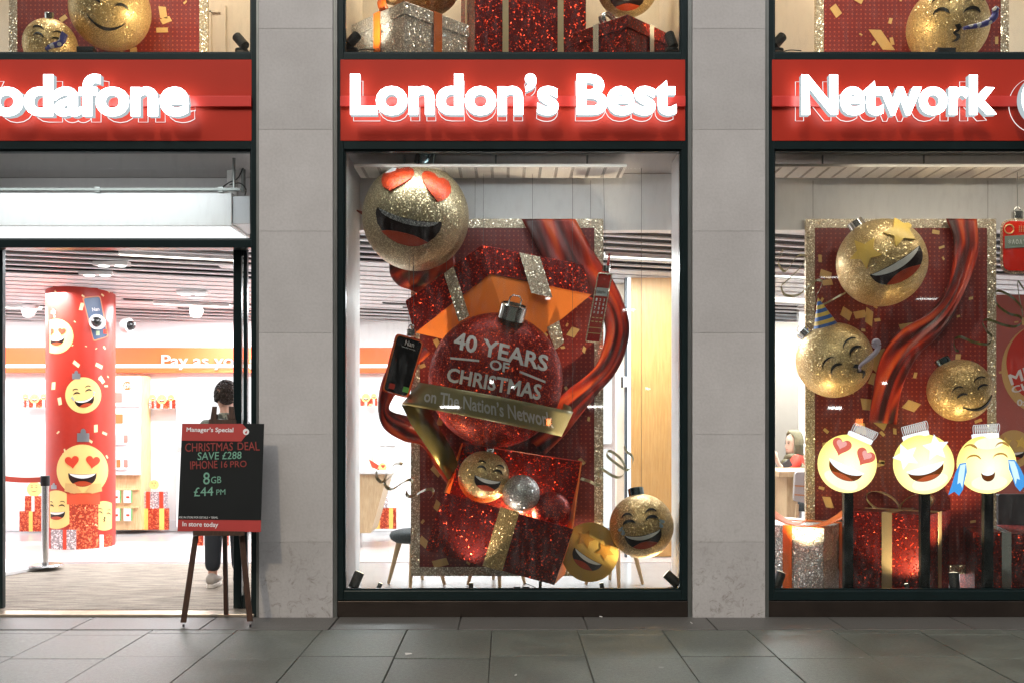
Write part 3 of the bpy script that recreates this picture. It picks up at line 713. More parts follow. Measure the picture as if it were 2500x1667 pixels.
led(1880, 727, 2040, 732, 0, 'middle one of the ceiling lights seen left of the star eyed board', 40)
led(1880, 762, 2060, 767, 0, 'lowest of the ceiling lights seen left of the star eyed board', 40)
# small twin downlights
for i, (px, py, lab) in enumerate(((273, 652, 'twin spot ceiling fitting nearest the top of the doorway'), (237, 675, 'twin spot ceiling fitting just above the printed column'), (470, 722, 'twin spot ceiling fitting right of the printed column'))):
    d = 10.0
    for _ in range(40): d = (zc(d-CD)-EZ-.05)*FP/(VY-py)
    c = Vector(((px-VX)*d/FP, d-CD, zc(d-CD)-.04)); t = thing('downlight', c, lab, 'ceiling light', 'twin downlights')
    MB().box(c.x-.17, c.x+.17, c.y-.05, c.y+.05, c.z, c.z+.04).build('housing', WHITE, t, bevel=.005)
    for s in (-.08, .08): MB().cyl(c+Vector((s, 0, -.006)), c+Vector((s, 0, .001)), .05, n=24).build('lamp', emit('downlight_lamp', (1, .97, .92), 6), t)
# the light of the shop's other ceiling fittings, further in
for x, y, e in ((-5.2, 3.2, 75), (-3.3, 4.4, 75), (-3.6, 2.9, 26), (-1.2, 3.6, 80), (.3, 2.4, 55), (3.6, 3.0, 45), (5.4, 3.2, 70)):
    area((x, y, zc(y)-.08), e, .9, .9, par=BLD)

# the far side of the street, which the glass mirrors
ot = thing('terrace_building', (0, -22, 0), 'dark brick terrace on the far side of the street', 'building')
MB().box(-60, 60, -30, -22, -.13, 17.5).build('wall', mat('dark_brick', (.05, .04, .035), .8, noise=.4, nscale=4), ot)

def far(px, py):      # where a glint in the glass really is, across the street
    k = (22+CD)/FP; return Vector(((px-VX)*k, -21.9, EZ-(py-VY)*k))
for px, py, w, h, col, st in ((1098, 993, 48, 6, 'w', 34), (1455, 992, 38, 5, 'w', 34), (1536, 756, 28, 5, 'w', 20), (1338, 728, 12, 5, 'w', 20), (2043, 995, 32, 6, 'w', 34), (1200, 931, 9, 9, 'w', 26), (1252, 944, 10, 4, 'w', 26), (1583, 948, 12, 4, 'w', 20), (1340, 1030, 11, 16, 'r', 40), (2164, 934, 10, 6, 'w', 30), (2102, 1030, 16, 16, 'r', 26), (2030, 676, 46, 2, 'w', 12), (2268, 729, 50, 3, 'w', 12)):
    c = far(px, py); k = (22+CD)/FP
    MB().box(c.x-w*k/2, c.x+w*k/2, c.y-.04, -21.99, c.z-h*k/2, c.z+h*k/2).build('wall_lamp', emit('far_lamp_'+{'w': 'white', 'r': 'red'}[col]+str(st), (1, .97, .92) if col == 'w' else (1, .2, .05), st), ot)
rr_ = random.Random(12)
for i in range(-5, 6):
    for k_ in range(3):
        if rr_.random() < .5: MB().box(i*2.6-.6, i*2.6+.6, -22.05, -21.98, 3.9+k_*3.1, 5.6+k_*3.1).build('added_lit_window', emit('far_window%d' % rr_.randint(0, 2), (1, .82, .6), rr_.choice((.12, .2, .3))), ot)  # added glowing windows, there only for faint reflections in the glass
# lamps tucked behind each window head, washing the bay from above
for (x, w, e) in ((.03, 2.0, 6.5), (3.75, 2.2, 7), (-3.3, 2.2, 9)): area((x, .125, 3.36), e, w, .08, (.95, .97, 1) if x < 1 else (1, .88, .74), BLD, (R(30), 0, 0))
# ---------------------------------------------------------------- fascia signs
LITF = emit('lit_letter_face', (.96, 1, 1), 8.5)
LITS = emit('lit_letter_side', (.74, .86, .90), .62)
LITO = emit('lit_outline', (1, .96, .95), 1.1)
def sign(nm, label, x0, x1, words, tb, extra=None, bold=.036):
    t = thing('shop_sign', W((x0+x1)/2, 345, .0), label, 'shop sign', 'lit red fascia signs')
    yF = .028
    MB().box(XX(x0, yF), XX(x1, yF), yF, .05, ZZ(344.5, yF), ZZ(146, yF)).build('panel', SIGNRED, t, bevel=.002)
    MB().box(XX(x0, .015), XX(x1, .015), .002, yF-.001, ZZ(262, .015), ZZ(236, .015)).build('middle_band', mat('bright_red_band', (.55, .03, .02), .35), t, bevel=.003)
    V, F, bb = text_geo(words, bold, 4); (ax, ay, bx, by) = tb; sx = (bx-ax)/(bb[2]-bb[0]); sy = (by-ay)/(bb[3]-bb[1])
    P = [(ax+(v[0]-bb[0])*sx, by-(v[1]-bb[1])*sy) for v in V]
    yf, ym, yb = -.135, -.078, .020
    for fs in islands(P, F):
        mf, ms, mo = MB(), MB(), MB(); used = sorted({i for f in fs for i in f}); ix = {i: k for k, i in enumerate(used)}
        mf.add([W(*P[i], yf) for i in used], [tuple(ix[i] for i in f) for f in fs])
        for l in loops(fs):
            n = len(l); o = [W(*P[i], yf) for i in l]; dy = lambda d: Vector((0, d, 0))
            ms.add([p+dy(.0015) for p in o]+[p+dy(ym-yf) for p in o], [(i, (i+1) % n, n+(i+1) % n, n+i) for i in range(n)])
            mo.tube([p+dy(yb-yf) for p in o], .003, 5, closed=True)
        fo = mf.build('letter', LITF, t); ms.build('letter_return', LITS, fo); mo.build('letter_outline', LITO, fo)
    if extra: extra(t)
    return t
sign('s', 'red lit sign above the open doorway, its word cut off by the photo edge', -226, 614, 'Vodafone', (-122, 181, 461, 285))
sign('s', "red lit sign above the middle window reading London's Best", 831, 1673, 'London’s Best', (855, 180, 1652, 282))
def roundel(t):
    c = W(2553, 245, -.10); n = 48
    def ring(y, ro, ri, yb):
        cc = Vector((c.x, y, c.z)); rows = []
        for r, yy in ((ro, y), (ri, y), (ri, yb), (ro, yb)): rows.append([Vector((c.x+r*math.cos(2*math.pi*i/n), yy, c.z+r*math.sin(2*math.pi*i/n))) for i in range(n)])
        return MB().rings(rows+[rows[0]], caps=False)
    r0 = 66*(CD-.1)/FP
    a = MB().cyl((c.x, -.13, c.z), (c.x, -.075, c.z), r0, n=48).build('round_emblem', LITS, t)
    MB().cyl((c.x, -.1335, c.z), (c.x, -.1305, c.z), r0*.97, n=48).build('emblem_face', LITF, a)
    P = drop_pts(2553, -245, 30, 0); decal(MB(), [(x, -y) for x, y in P], lambda px, py, h: W(px, py, -.1345-h), .003, 0).build('emblem_drop', mat('emblem_red', (.5, .02, .015), .4), a)
    ring(.018, r0*1.06, r0*1.05, .024).build('letter_outline', LITO, a)
sign('s', 'red lit sign above the right window reading Network with a round emblem', 1885, 2729, 'Network', (1957, 183, 2434, 282), roundel)

KS = .6
# ---------------------------------------------------------------- window spot lamps on the sills and ledges
def spotlight(px, py, y, tilt, label, aim=None, e=12, col=(1, .78, .5), blend=.6, size=60, sc=1.0):
    c = W(px, py, y); t = thing('spot_lamp', c, label, 'spot lamp', 'small black display spot lamps')
    MB().cyl(c, c+Vector((0, 0, .02)), .05*sc, n=24).build('base', BLACK, t, bevel=.003)
    k = c+Vector((0, 0, .075*sc)); MB().cyl(c+Vector((0, 0, .018)), k, .007, n=8).build('stem', STEEL, t)
    d = Vector((math.sin(R(tilt)), .35, math.cos(R(tilt)))).normalized(); a = k-d*.05*sc; b = k+d*.075*sc
    h = MB().cyl(a, b, .038*sc, n=24).build('lamp_head', BLACK, t, bevel=.003, smooth=False)
    MB().cyl(b+d*.001, b+d*.003, .03*sc, n=24).build('lens', emit('spot_lens', (1, .85, .6), 4), h)
    if sc > .6: MB().tube(catmull([c+Vector((.05, 0, .006)), c+Vector((.1, -.01, .012)), c+Vector((.18, -.02, .004))], 5), .004, 6).build('cable', BLACK, t)
    if aim is not None and e:
        l = bpy.data.lights.new('spot_beam', 'SPOT'); l.energy = e*KS; l.color = col; l.spot_size = R(size); l.spot_blend = blend; l.shadow_soft_size = .035
        o = bpy.data.objects.new('spot_beam', l); COL.objects.link(o); o.parent = t; p = b+d*.02; o.location = p-c
        o.rotation_euler = (Vector(aim)-p).to_track_quat('-Z', 'Y').to_euler()
    return t
WARM = (1, .74, .42)
spotlight(868, 1443, .22, 22, 'spot lamp at the bottom left corner of the middle window', W(1120, 1010, .6), 22, WARM, size=50)
spotlight(1645, 1440, .22, -48, 'spot lamp at the bottom right corner of the middle window under the crying bauble', W(1560, 1330, .5), 42, (1, .82, .6), size=80)
spotlight(1899, 1443, .22, 25, 'spot lamp at the bottom left corner of the right window before the silver gift box', W(2130, 900, .8), 70, WARM, size=56)
spotlight(2330, 1446, .24, 5, 'spot lamp on the sill before the dark gap between the red gift boxes', W(2340, 1000, .8), 60, WARM, size=80)
spotlight(1150, 1444, .19, 0, 'added small spot lamp low on the sill in front of the tilted gift box', W(1200, 500, .7), 14, (1, .84, .72), size=85, sc=.45)  # added lamp, throws extra light up at the bulkhead
spotlight(1470, 1444, .2, -8, 'added small spot lamp on the sill below the star eyed disc', W(1375, 738, .72), 190, (1, .8, .58), size=30, sc=.45)  # added to brighten the right of the orange lid inside
spotlight(925, 1444, .2, 20, 'added small spot lamp on the sill right of the bottom left corner spot', W(1085, 780, .74), 170, (1, .8, .58), size=26, sc=.45)  # second added lamp, for the left of the lid inside
spotlight(2215, 1446, .2, -5, 'added small spot lamp on the sill before the tall red gift box', W(2200, 1300, .6), 16, WARM, size=90, sc=.45)  # added lamp to lift the front of the tall red box
ct = MB().box(XX(905, .2), XX(1640, .2), .19, .21, ZZ(1444, .2), ZZ(1441, .2)-.002); solo(ct, 'cable_trunking', W(1270, 1444, .2), BLACK, 'flat black cable trunking along the sill of the middle window', 'cable')
tb = thing('transformer_box', W(1268, 1443, .24), 'small black transformer boxes with a looped wire under the tilted gift box', 'transformer')
for px in (1262, 1284): MB().box(XX(px-9, .24), XX(px+9, .24), .215, .26, ZZ(1443, .24), ZZ(1432, .24)).build('case', BLACK, tb, bevel=.003)
MB().tube(catmull([W(1276, 1430, .24), W(1282, 1424, .24), W(1296, 1428, .22), W(1320, 1440, .22)], 6), .003, 6).build('wire', BLACK, tb)

# ---------------------------------------------------------------- the middle window
def board(label, x0, x1, y0, y1, y, seed, extra=(), n=46, bw=22, wires=()):
    t = thing('display_board', W((x0+x1)/2, y1, y), label, 'display board', 'red dotted display boards')
    MB().box(XX(x0, y)+.002, XX(x1, y)-.002, y, y+.03, ZZ(y1, y)+.002, ZZ(y0, y)-.002).build('panel', BOARD, t)
    b = MB(); w = bw*(CD+y)/FP; X0, X1, Z0, Z1 = XX(x0, y), XX(x1, y), ZZ(y1, y), ZZ(y0, y)
    b.box(X0, X0+w, y-.004, y+.032, Z0, Z1); b.box(X1-w, X1, y-.004, y+.032, Z0, Z1); b.box(X0+w, X1-w, y-.004, y+.032, Z0, Z0+w); b.box(X0+w, X1-w, y-.004, y+.032, Z1-w, Z1)
    b.build('border', FRAMEG, t); confetti(t, y-.001, x0+bw+6, y0+bw+6, x1-bw-6, y1-bw-6, n, seed, extra)
    for px, pt in wires: wire(t, W(px, y0+2, y+.012), Vector((XX(px, y+.012), y+.012, pt)))
    return t
quad = lambda cx, cy, w, h, a, sh=.3: [(cx+u*w*math.cos(R(a))-(v*h+sh*u*h)*math.sin(R(a)), cy+u*w*math.sin(R(a))+(v*h+sh*u*h)*math.cos(R(a))) for u, v in ((-1, -1), (1, -1), (1, 1), (-1, 1))]
board('tall red dotted board with gold glitter border hung behind the big red bauble', 1003, 1473, 535, 1405, .93, 5,
      [quad(1399, 811, 12, 10, -70), quad(1075, 1373, 18, 9, -22), quad(1034, 1322, 12, 9, 30), quad(1068, 1234, 8, 11, 20), quad(1064, 1150, 14, 6, 40), quad(1426, 853, 4, 7, 15)], 50, wires=((1040, 3.45), (1442, 3.45), (1160, 3.45)))
t, hb = bauble('bauble', 'biggest gold bauble with heart eyes and open grin at the top of the middle window', 1015, 531, 130, .53, GOLDF, dk=.9, cap=dict(ang=9, lean=.10, rr=.19, hh=.27, m=mat('dark_chrome', (.22, .30, .31), .14, 1), ring=False))
# its face looks down, so hearts and grin are foreshortened
mp = hb.map
def ph(pts, name, m, h, par): return decal(MB(), pts, mp, h, -.004, 14).build(name, m, par)
ez = lambda P: [(820+x/3.485, 350+y/3.485) for x, y in P]
e1 = ph(ez([(474, 432), (420, 395), (407, 340), (420, 300), (450, 275), (490, 250), (530, 248), (545, 258), (590, 243), (630, 241), (660, 255), (666, 285), (645, 325), (590, 365)]), 'heart_eye', HEART, .016, t)
ph(ez([(440, 290), (465, 265), (500, 250), (528, 250), (520, 268), (480, 282)]), 'highlight', mat('white_gloss', (.85, .84, .82), .2), .019, e1)
ph(ez([(850, 506), (780, 420), (735, 340), (729, 295), (750, 270), (790, 270), (830, 290), (860, 322), (900, 320), (940, 345), (958, 385), (958, 430), (935, 470), (890, 497)]), 'heart_eye', HEART, .016, t)
mo = ph(ez([(375, 555), (450, 592), (560, 630), (680, 655), (790, 664), (885, 664), (889, 695), (870, 740), (830, 790), (775, 830), (700, 858), (620, 858), (540, 838), (470, 800), (410, 745), (370, 680), (357, 610), (362, 575)]), 'mouth', DARKFACE, .006, t)
ph(ez([(385, 567), (450, 596), (560, 634), (680, 660), (790, 669), (862, 667), (830, 690), (780, 702), (690, 700), (590, 682), (490, 648), (420, 610)]), 'teeth', GTEETH, .014, mo)
ph(ez([(402, 742), (450, 736), (520, 742), (600, 758), (680, 780), (740, 808), (778, 829), (700, 857), (620, 858), (540, 838), (470, 800)]), 'tongue', TONGUE, .012, mo)
for s in (-.2, .2): wire(t, hb.C+Vector((s, .02, hb.R*.97)), hb.C+Vector((s, .02, 3.42-hb.C.z)))
# red satin ribbon
sr = thing('satin_ribbon', W(1480, 1060, .85), 'broad red satin ribbon swooping down the right of the middle window behind the red handset', 'ribbon')
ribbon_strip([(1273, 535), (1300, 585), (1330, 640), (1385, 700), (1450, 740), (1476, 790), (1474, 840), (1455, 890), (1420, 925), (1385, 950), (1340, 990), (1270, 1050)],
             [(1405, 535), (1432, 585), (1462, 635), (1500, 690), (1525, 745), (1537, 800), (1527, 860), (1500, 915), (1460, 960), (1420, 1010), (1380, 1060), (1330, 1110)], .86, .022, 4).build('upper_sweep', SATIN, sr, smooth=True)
s2 = thing('satin_ribbon', W(960, 1080, .8), 'broad orange red satin ribbon looping out left behind the hanging smartphone', 'ribbon')
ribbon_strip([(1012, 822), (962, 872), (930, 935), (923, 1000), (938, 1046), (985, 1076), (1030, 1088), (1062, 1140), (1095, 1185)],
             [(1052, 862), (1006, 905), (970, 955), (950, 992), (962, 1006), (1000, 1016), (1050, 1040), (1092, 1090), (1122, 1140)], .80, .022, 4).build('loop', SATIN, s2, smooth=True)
s3 = thing('satin_ribbon', W(1010, 700, .85), 'short end of red satin ribbon showing below the heart eyed bauble', 'ribbon')
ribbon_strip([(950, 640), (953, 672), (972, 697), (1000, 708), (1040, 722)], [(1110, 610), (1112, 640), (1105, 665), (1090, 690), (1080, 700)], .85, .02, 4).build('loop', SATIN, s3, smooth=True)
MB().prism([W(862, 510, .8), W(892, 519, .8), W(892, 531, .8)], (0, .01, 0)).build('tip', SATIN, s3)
# gift lid seen from below
LD = thing('floating_gift_lid', W(1215, 800, .6), 'red glitter lid with gold ribbon and orange inside floating above the red bauble', 'lid')
yT, yL, yR, yB = .56, .78, .78, .66
T1, L1, R1, B1 = W(1196, 668, yT), W(1012, 813, yL), W(1446, 719, yR), W(1262, 868, yB)
T0, L0, R0 = W(1176, 600, yT), W(990, 737, yL), W(1424, 648, yR)
B0 = L0+R0-T0
nl = (L0-T0).cross(T1-T0).normalized(); nr = (T1-T0).cross(R0-T0).normalized()
if nl.y > 0: nl = -nl
if nr.y > 0: nr = -nr
th = .012
MB().hexa([L0, T0, T1, L1], -nl*th).build('side_panel', REDG, LD)
MB().hexa([T0+(R0-T0)*.0005, R0, R1, T1+(R1-T1)*.0005], -nr*th).build('side_panel', REDG, LD)
MB().hexa([T1+Vector((0, .012, .004)), R1+Vector((0, .012, .004)), B1, L1+Vector((0, .012, .004))], Vector((0, .01, .01))).build('inside', ORANGE, LD)
MB().hexa([T0+Vector((0, .012, 0)), R0+Vector((0, .012, 0)), B0, L0+Vector((0, .012, 0))], (0, .005, .01)).build('top_panel', REDG, LD)
MB().hexa([W(1084, 669, .645), W(1107, 651, .62), W(1146, 772, .58), W(1120, 786, .60)], (0, -.008, 0)).build('ribbon', FRAMEG, LD)
MB().hexa([W(1268, 617, yT+.05), W(1318, 628, yT+.13), W(1349, 727, yT+.11), W(1297, 716, yT+.03)], (0, -.008, 0)).build('ribbon', FRAMEG, LD)
MB().hexa([W(1334, 800, .72), W(1365, 783, .70), W(1377, 836, .70), W(1356, 853, .72)], (0, -.008, 0)).build('ribbon', FRAMEG, LD)
for px, py in ((1300, 640), (1180, 610), (1090, 680)): wire(LD, W(px, py, .5), Vector((XX(px, .5), .5, 3.42)))
# big red bauble with lettering and a gold banner
t, rb = bauble('bauble', 'biggest red glitter bauble with white lettering 40 years of Christmas', 1210, 928, 164, .52, ORNG, dk=.55, cap=dict(ang=14, lean=.25, rr=.2, hh=.22, ring=True), group='plain baubles in the middle window')
lz = lambda P, b=(820, 780): [(b[0]+x/3.485, b[1]+y/3.485) for x, y in P]
lettering(t, 'lettering', '40 YEARS', [(1115, 812), (1337, 870), (1331, 908), (1109, 852)], rb.map, TXTW, .004, -.01, .022, 9)
lettering(t, 'lettering', 'OF', [(1198, 878), (1243, 888), (1240, 911), (1195, 901)], rb.map, TXTW, .004, -.01, .022, 9)
lettering(t, 'lettering', 'CHRISTMAS', [(1099, 897), (1320, 938), (1315, 975), (1093, 930)], rb.map, TXTW, .004, -.01, .022, 9)
for P in ([(1103, 873), (1171, 880), (1171, 884.5), (1103, 877.5)], [(1267, 905), (1328, 929), (1328, 934), (1266, 910)]): decal(MB(), P, rb.map, .004, -.01, 9).build('lettering_rule', TXTW, t)
bn = thing('banner_ribbon', W(1180, 1000, .25), 'folded gold banner across the big red bauble lettered on The Nation’s Network', 'banner')
def ban(u, v):                 # u along, v down; bulges in front of the bauble
    a = Vector((1024, 933, 0)).lerp(Vector((1400, 1005, 0)), u); b = Vector((980, 986, 0)).lerp(Vector((1371, 1065, 0)), u); p = a.lerp(b, v)
    y = .44-.29*math.sin(math.pi*min(max(u, 0), 1))**.7; k = 5*math.sin(math.pi*u); return p.x, p.y-k*.6, y
rows = [[W(*ban(i/30, j/6)[:2], ban(i/30, j/6)[2]) for i in range(31)] for j in range(7)]
MB().sheet(rows, (0, .004, 0)).build('front_band', OLIVE, bn, smooth=True)
V, F = text_px('on The Nation’s Network', [(0.065, .24), (.875, .2), (.935, .76), (.11, .74)], .02)
decal_faces(MB(), V, F, lambda u, v, h: W(*ban(u, v)[:2], ban(u, v)[2]-.004-h), .003, 0, .05).build('lettering', mat('banner_lettering', (.50, .48, .44), .5), bn)
MB().sheet([[W(980, 987, .44), W(1010, 990, .45), W(1046, 998, .46)], [W(1004, 1036, .45), W(1040, 1040, .46), W(1075, 1048, .47)], [W(1052, 1105, .46), W(1084, 1096, .47), W(1106, 1098, .48)], [W(1096, 1174, .46), W(1108, 1152, .47), W(1119, 1133, .48)]], (0, .004, 0)).build('tail', mat('dark_gold_foil', (.15, .115, .035), .3, .8), bn, smooth=True)
MB().sheet([[W(1371, 1065, .44), W(1400, 1005, .44)], [W(1380, 1030, .48), W(1394, 992, .48)], [W(1368, 1018, .54), W(1376, 984, .54)]], (0, .004, 0)).build('fold', OLIVE, bn, smooth=True)
wire(bn, W(1010, 935, .43), Vector((XX(1010, .43), .43, 3.41))); wire(bn, W(1398, 1004, .44), Vector((XX(1398, .44), .44, 3.41)))
# hanging smartphone
sp = thing('phone_ornament', W(950, 960, .35), 'giant red cased smartphone ornament with a black screen showing Nan calling, hung on the left', 'phone ornament', 'phone ornaments')
def rquad(q, r=.16, n=6):
    P = []; q = [Vector((*p, 0)) for p in q]
    for i in range(4):
        a, b, c = q[i-1], q[i], q[(i+1) % 4]; la, lc = (a-b), (c-b); w = min(la.length, lc.length)*r; p0 = b+la.normalized()*w; p2 = b+lc.normalized()*w
        for k in range(n+1):
            u = k/n; p = p0*(1-u)**2+b*2*u*(1-u)+p2*u*u; P.append((p.x, p.y))
    return P
ph_q = [(967, 813), (1037, 832), (997, 972), (929, 954)]
pb = decal(MB(), rquad(ph_q), lambda x, y, h: W(x, y, .35-h), 0, -.09).build('case', mat('red_glossy_case', (.55, .03, .012), .15, coat=.6), sp, bevel=.006)
qs = [(971, 818), (1031, 836), (993, 967), (937, 951)]
decal(MB(), rquad(qs), lambda x, y, h: W(x, y, .349-h), .003, 0).build('screen', mat('black_screen', (.01, .011, .012), .08), sp)
decal(MB(), rquad([(968.5, 815), (1034, 834), (995.5, 970), (933, 952.5)]), lambda x, y, h: W(x, y, .3495-h), .0015, 0).build('bezel', mat('orange_bezel', (.75, .14, .03), .25), sp)
fp = lambda x, y, h=0: W(x, y, .344-h)
lettering(sp, 'lettering', 'Nan', [(991, 830), (1012, 836), (1010, 848), (988, 842)], fp, TXTW, .002, 0, .004)
lettering(sp, 'lettering', 'Video Call Incoming...', [(981, 843), (1015, 853), (1014, 857), (980, 847)], fp, TXTW, .002, 0, .0)
decal(MB(), rquad([(951, 934), (965, 937), (962, 950), (948, 947)]), fp, .002, 0).build('decline_button', mat('button_red', (.5, .04, .02), .4), sp)
decal(MB(), rquad([(985, 942), (999, 946), (996, 959), (982, 955)]), fp, .002, 0).build('accept_button', mat('button_green', (.10, .32, .06), .4), sp)
lettering(sp, 'lettering', 'Decline', [(947, 954), (960, 957.5), (959, 961), (946, 957)], fp, TXTW, .002, 0, 0); lettering(sp, 'lettering', 'Accept', [(981, 962), (993, 965.5), (992, 969), (980, 965)], fp, TXTW, .002, 0, 0)
c0 = W(1004, 820, .31); cp = MB().cyl(c0, c0+Vector((.0, 0, .05)), .035, n=28).build('cap', SILVER, sp, auto=35); MB().tube([c0+Vector((.02*math.cos(a), 0, .065+.022*math.sin(a))) for a in [2*math.pi*i/16 for i in range(16)]], .005, 6, closed=True).build('hanging_loop', SILVER, cp, smooth=True)
for dx in (-.02, .02): wire(sp, c0+Vector((dx, 0, .05)), Vector((c0.x+dx*.5, .31, 3.42)))
# hanging old handset
hp = thing('phone_ornament', W(1450, 830, .3), 'giant red brick shaped handset ornament with keypad and stub aerial, hung on the right', 'phone ornament', 'phone ornaments')
HQ = [(1461, 667), (1494, 670), (1464, 836), (1430, 833)]
RG = mat('red_gloss_handset', (.36, .012, .010), .15, coat=.7)
decal(MB(), rquad(HQ, .12), lambda x, y, h: W(x, y, .3-h), 0, -.11).build('body', RG, hp, bevel=.006)
rim = [W(*p, .298) for p in rquad(HQ, .12)]; MB().tube(rim, .005, 6, closed=True).build('gold_edge', FRAMEG, hp)
hq = lambda u, v: tuple((HQ[0][k]*(1-u)+HQ[1][k]*u)*(1-v)+(HQ[3][k]*(1-u)+HQ[2][k]*u)*v for k in (0, 1))
hm = lambda x, y, h=0: W(x, y, .2985-h)
decal(MB(), [hq(.5+.26*math.cos(a), .12+.055*math.sin(a)) for a in [2*math.pi*i/20 for i in range(20)]], hm, .012, 0).build('earpiece', RG, hp)
decal(MB(), [hq(.08, .21), hq(.92, .21), hq(.92, .33), hq(.08, .33)], hm, .003, 0).build('display', mat('lcd_grey', (.42, .45, .45), .3), hp)
lettering(hp, 'lettering', 'Calling Mum...', [hq(.14, .25), hq(.88, .25), hq(.88, .30), hq(.14, .30)], hm, DARKFACE, .005, 0, 0)
kt = 0
for r_, row in enumerate(('123', '456', '789', '*0#')):
    for c_, ch in enumerate(row):
        u, v = .22+.28*c_, .385+.062*r_; lettering(hp, 'key', ch, [hq(u-.055, v-.02), hq(u+.055, v-.02), hq(u+.055, v+.02), hq(u-.055, v+.02)], hm, TXTW, .003, 0, .01)
for r_ in range(2):
    for c_ in range(3): u, v = .22+.28*c_, .65+.055*r_; decal(MB(), [hq(u-.09, v-.006), hq(u+.09, v-.006), hq(u+.09, v+.006), hq(u-.09, v+.006)], hm, .004, 0).build('key', GOLDP, hp)
for v in (.79, .87): decal(MB(), [hq(.03, v), hq(.97, v), hq(.97, v+.008), hq(.03, v+.008)], hm, .004, 0).build('gold_line', GOLDP, hp)
MB().tube([W(1482, 668, .33), W(1485, 645, .33), W(1488, 620, .33)], [.016, .012, .008], 10).build('aerial', RG, hp, smooth=True)
c0 = W(1479, 664, .34); MB().cyl(c0, c0+Vector((.005, 0, .045)), .03, n=24).build('cap', SILVER, hp, auto=35)
wire(hp, c0+Vector((0, 0, .04)), Vector((c0.x-.02, .34, 3.42)))
# tilted open gift box
GB = thing('open_gift_box', W(1215, 1430, .35), 'large open red glitter gift box with a gold band, tilted and full of baubles', 'gift box')
yf, yk = .36, .72
A, B_, C_, D = W(1084, 1201, yf), W(1400, 1291, yf), W(1353, 1427, yf), W(1038, 1342, yf)
MB().hexa([A, B_, C_, D], (0, .014, 0)).build('front_panel', REDG, GB)
MB().hexa([W(1222, 1236, yf-.001), W(1268, 1249, yf-.001), W(1226, 1393, yf-.001), W(1178, 1380, yf-.001)], (0, -.006, 0)).build('ribbon', GOLDD, GB)
a2, b2, c2, d2 = W(1127, 1080, yk), W(1421, 1127, yk), W(1380, 1400, yk), W(1060, 1330, yk)
MB().hexa([a2, b2, c2, d2], (0, .014, 0)).build('back_panel', REDG, GB)
MB().hexa([A+Vector((.002, .016, 0)), a2+Vector((0, -.002, 0)), d2+Vector((0, -.002, 0)), D+Vector((.002, .016, 0))], (.014, 0, .004)).build('left_panel', ORANGE, GB)
MB().hexa([b2+Vector((0, -.002, 0)), B_+Vector((-.002, .016, 0)), C_+Vector((-.002, .016, 0)), c2+Vector((0, -.002, 0))], (-.012, 0, -.003)).build('right_panel', ORANGE, GB)
fl_ = [A.lerp(D, .55)+Vector((.02, .02, 0)), B_.lerp(C_, .55)+Vector((-.02, .02, 0)), b2.lerp(c2, .7), a2.lerp(d2, .7)]
MB().hexa(fl_, (0, 0, -.01)).build('inside_tray', ORANGE, GB)
pl = bpy.data.lights.new('box_glow', 'POINT'); pl.energy = 5; pl.color = (1, .72, .4); pl.shadow_soft_size = .05  # added point light that brightens the orange inside of the box
po_ = bpy.data.objects.new('box_glow', pl); COL.objects.link(po_); po_.parent = GB; pc = W(1262, 1262, .56); po_.location = pc-ORG[GB.name]
MB().cyl(pc+Vector((0, 0, -.06)), pc+Vector((0, 0, -.05)), .045, n=24).build('added_puck_lamp', emit('added_puck_lamp', (1, .8, .5), 6), GB)  # added glowing disc to go with the point light
rm = MB(); rm.tube([a2+Vector((0, -.004, .002)), b2+Vector((0, -.004, .002)), c2.lerp(b2, .4)], .006, 6); rm.build('edge', mat('red_card_edge', (.40, .02, .012), .4), GB)
MB().cyl(W(1319, 1418, .4), W(1319, 1446, .4), .012, n=10).build('support_rod', BLACK, GB)
bauble('bauble', 'gold bauble with laughing face resting in the open gift box', 1181, 1163, 63, .5, GOLD, 'laugh', 14, dict(ang=14, rr=.14, hh=.2, ridges=1, ring=False), ox=.18, oy=.05, sc=.86)
bauble('bauble', 'plain silver glitter bauble in the open gift box', 1272, 1204, 46, .42, SILVG, group='plain baubles in the middle window')
bauble('bauble', 'plain dark red glitter bauble in the right corner of the open gift box', 1346, 1247, 48, .52, ORNG, group='plain baubles in the middle window')
# flat star-eyed disc
sdk = thing('bauble_cutout', W(1441, 1420, .5), 'flat printed gold disc with star eyes leaning behind the open gift box', 'bauble cutout')
bq = Ball(1440, 1347, 70, .5); fm = lambda x, y, h=0: W(x, y, .5-h)
decal(MB(), [(1440+70*math.cos(2*math.pi*i/64), 1347+73*math.sin(2*math.pi*i/64)) for i in range(64)], fm, 0, -.02).build('disc', mat('printed_gold', (.56, .34, .07), .4, .25, noise=.25, nscale=6), sdk)
face(sdk, bq, 'stars', 32, .02, -.02, .95, maps=fm, M=dict(star=mat('printed_star', (.40, .17, .015), .4)), h=.5)
# crying-laughing bauble
bauble('bauble', 'gold bauble crying with laughter at the bottom right of the middle window', 1566, 1283, 78, .4, GOLDD, 'tears', -12, dict(ang=-9, lean=-.1, rr=.25, hh=.27, m=mat('dark_chrome', (.1, .16, .17), .1, 1), ring=False), ox=.0, oy=0, hang=3.42, sc=.95)
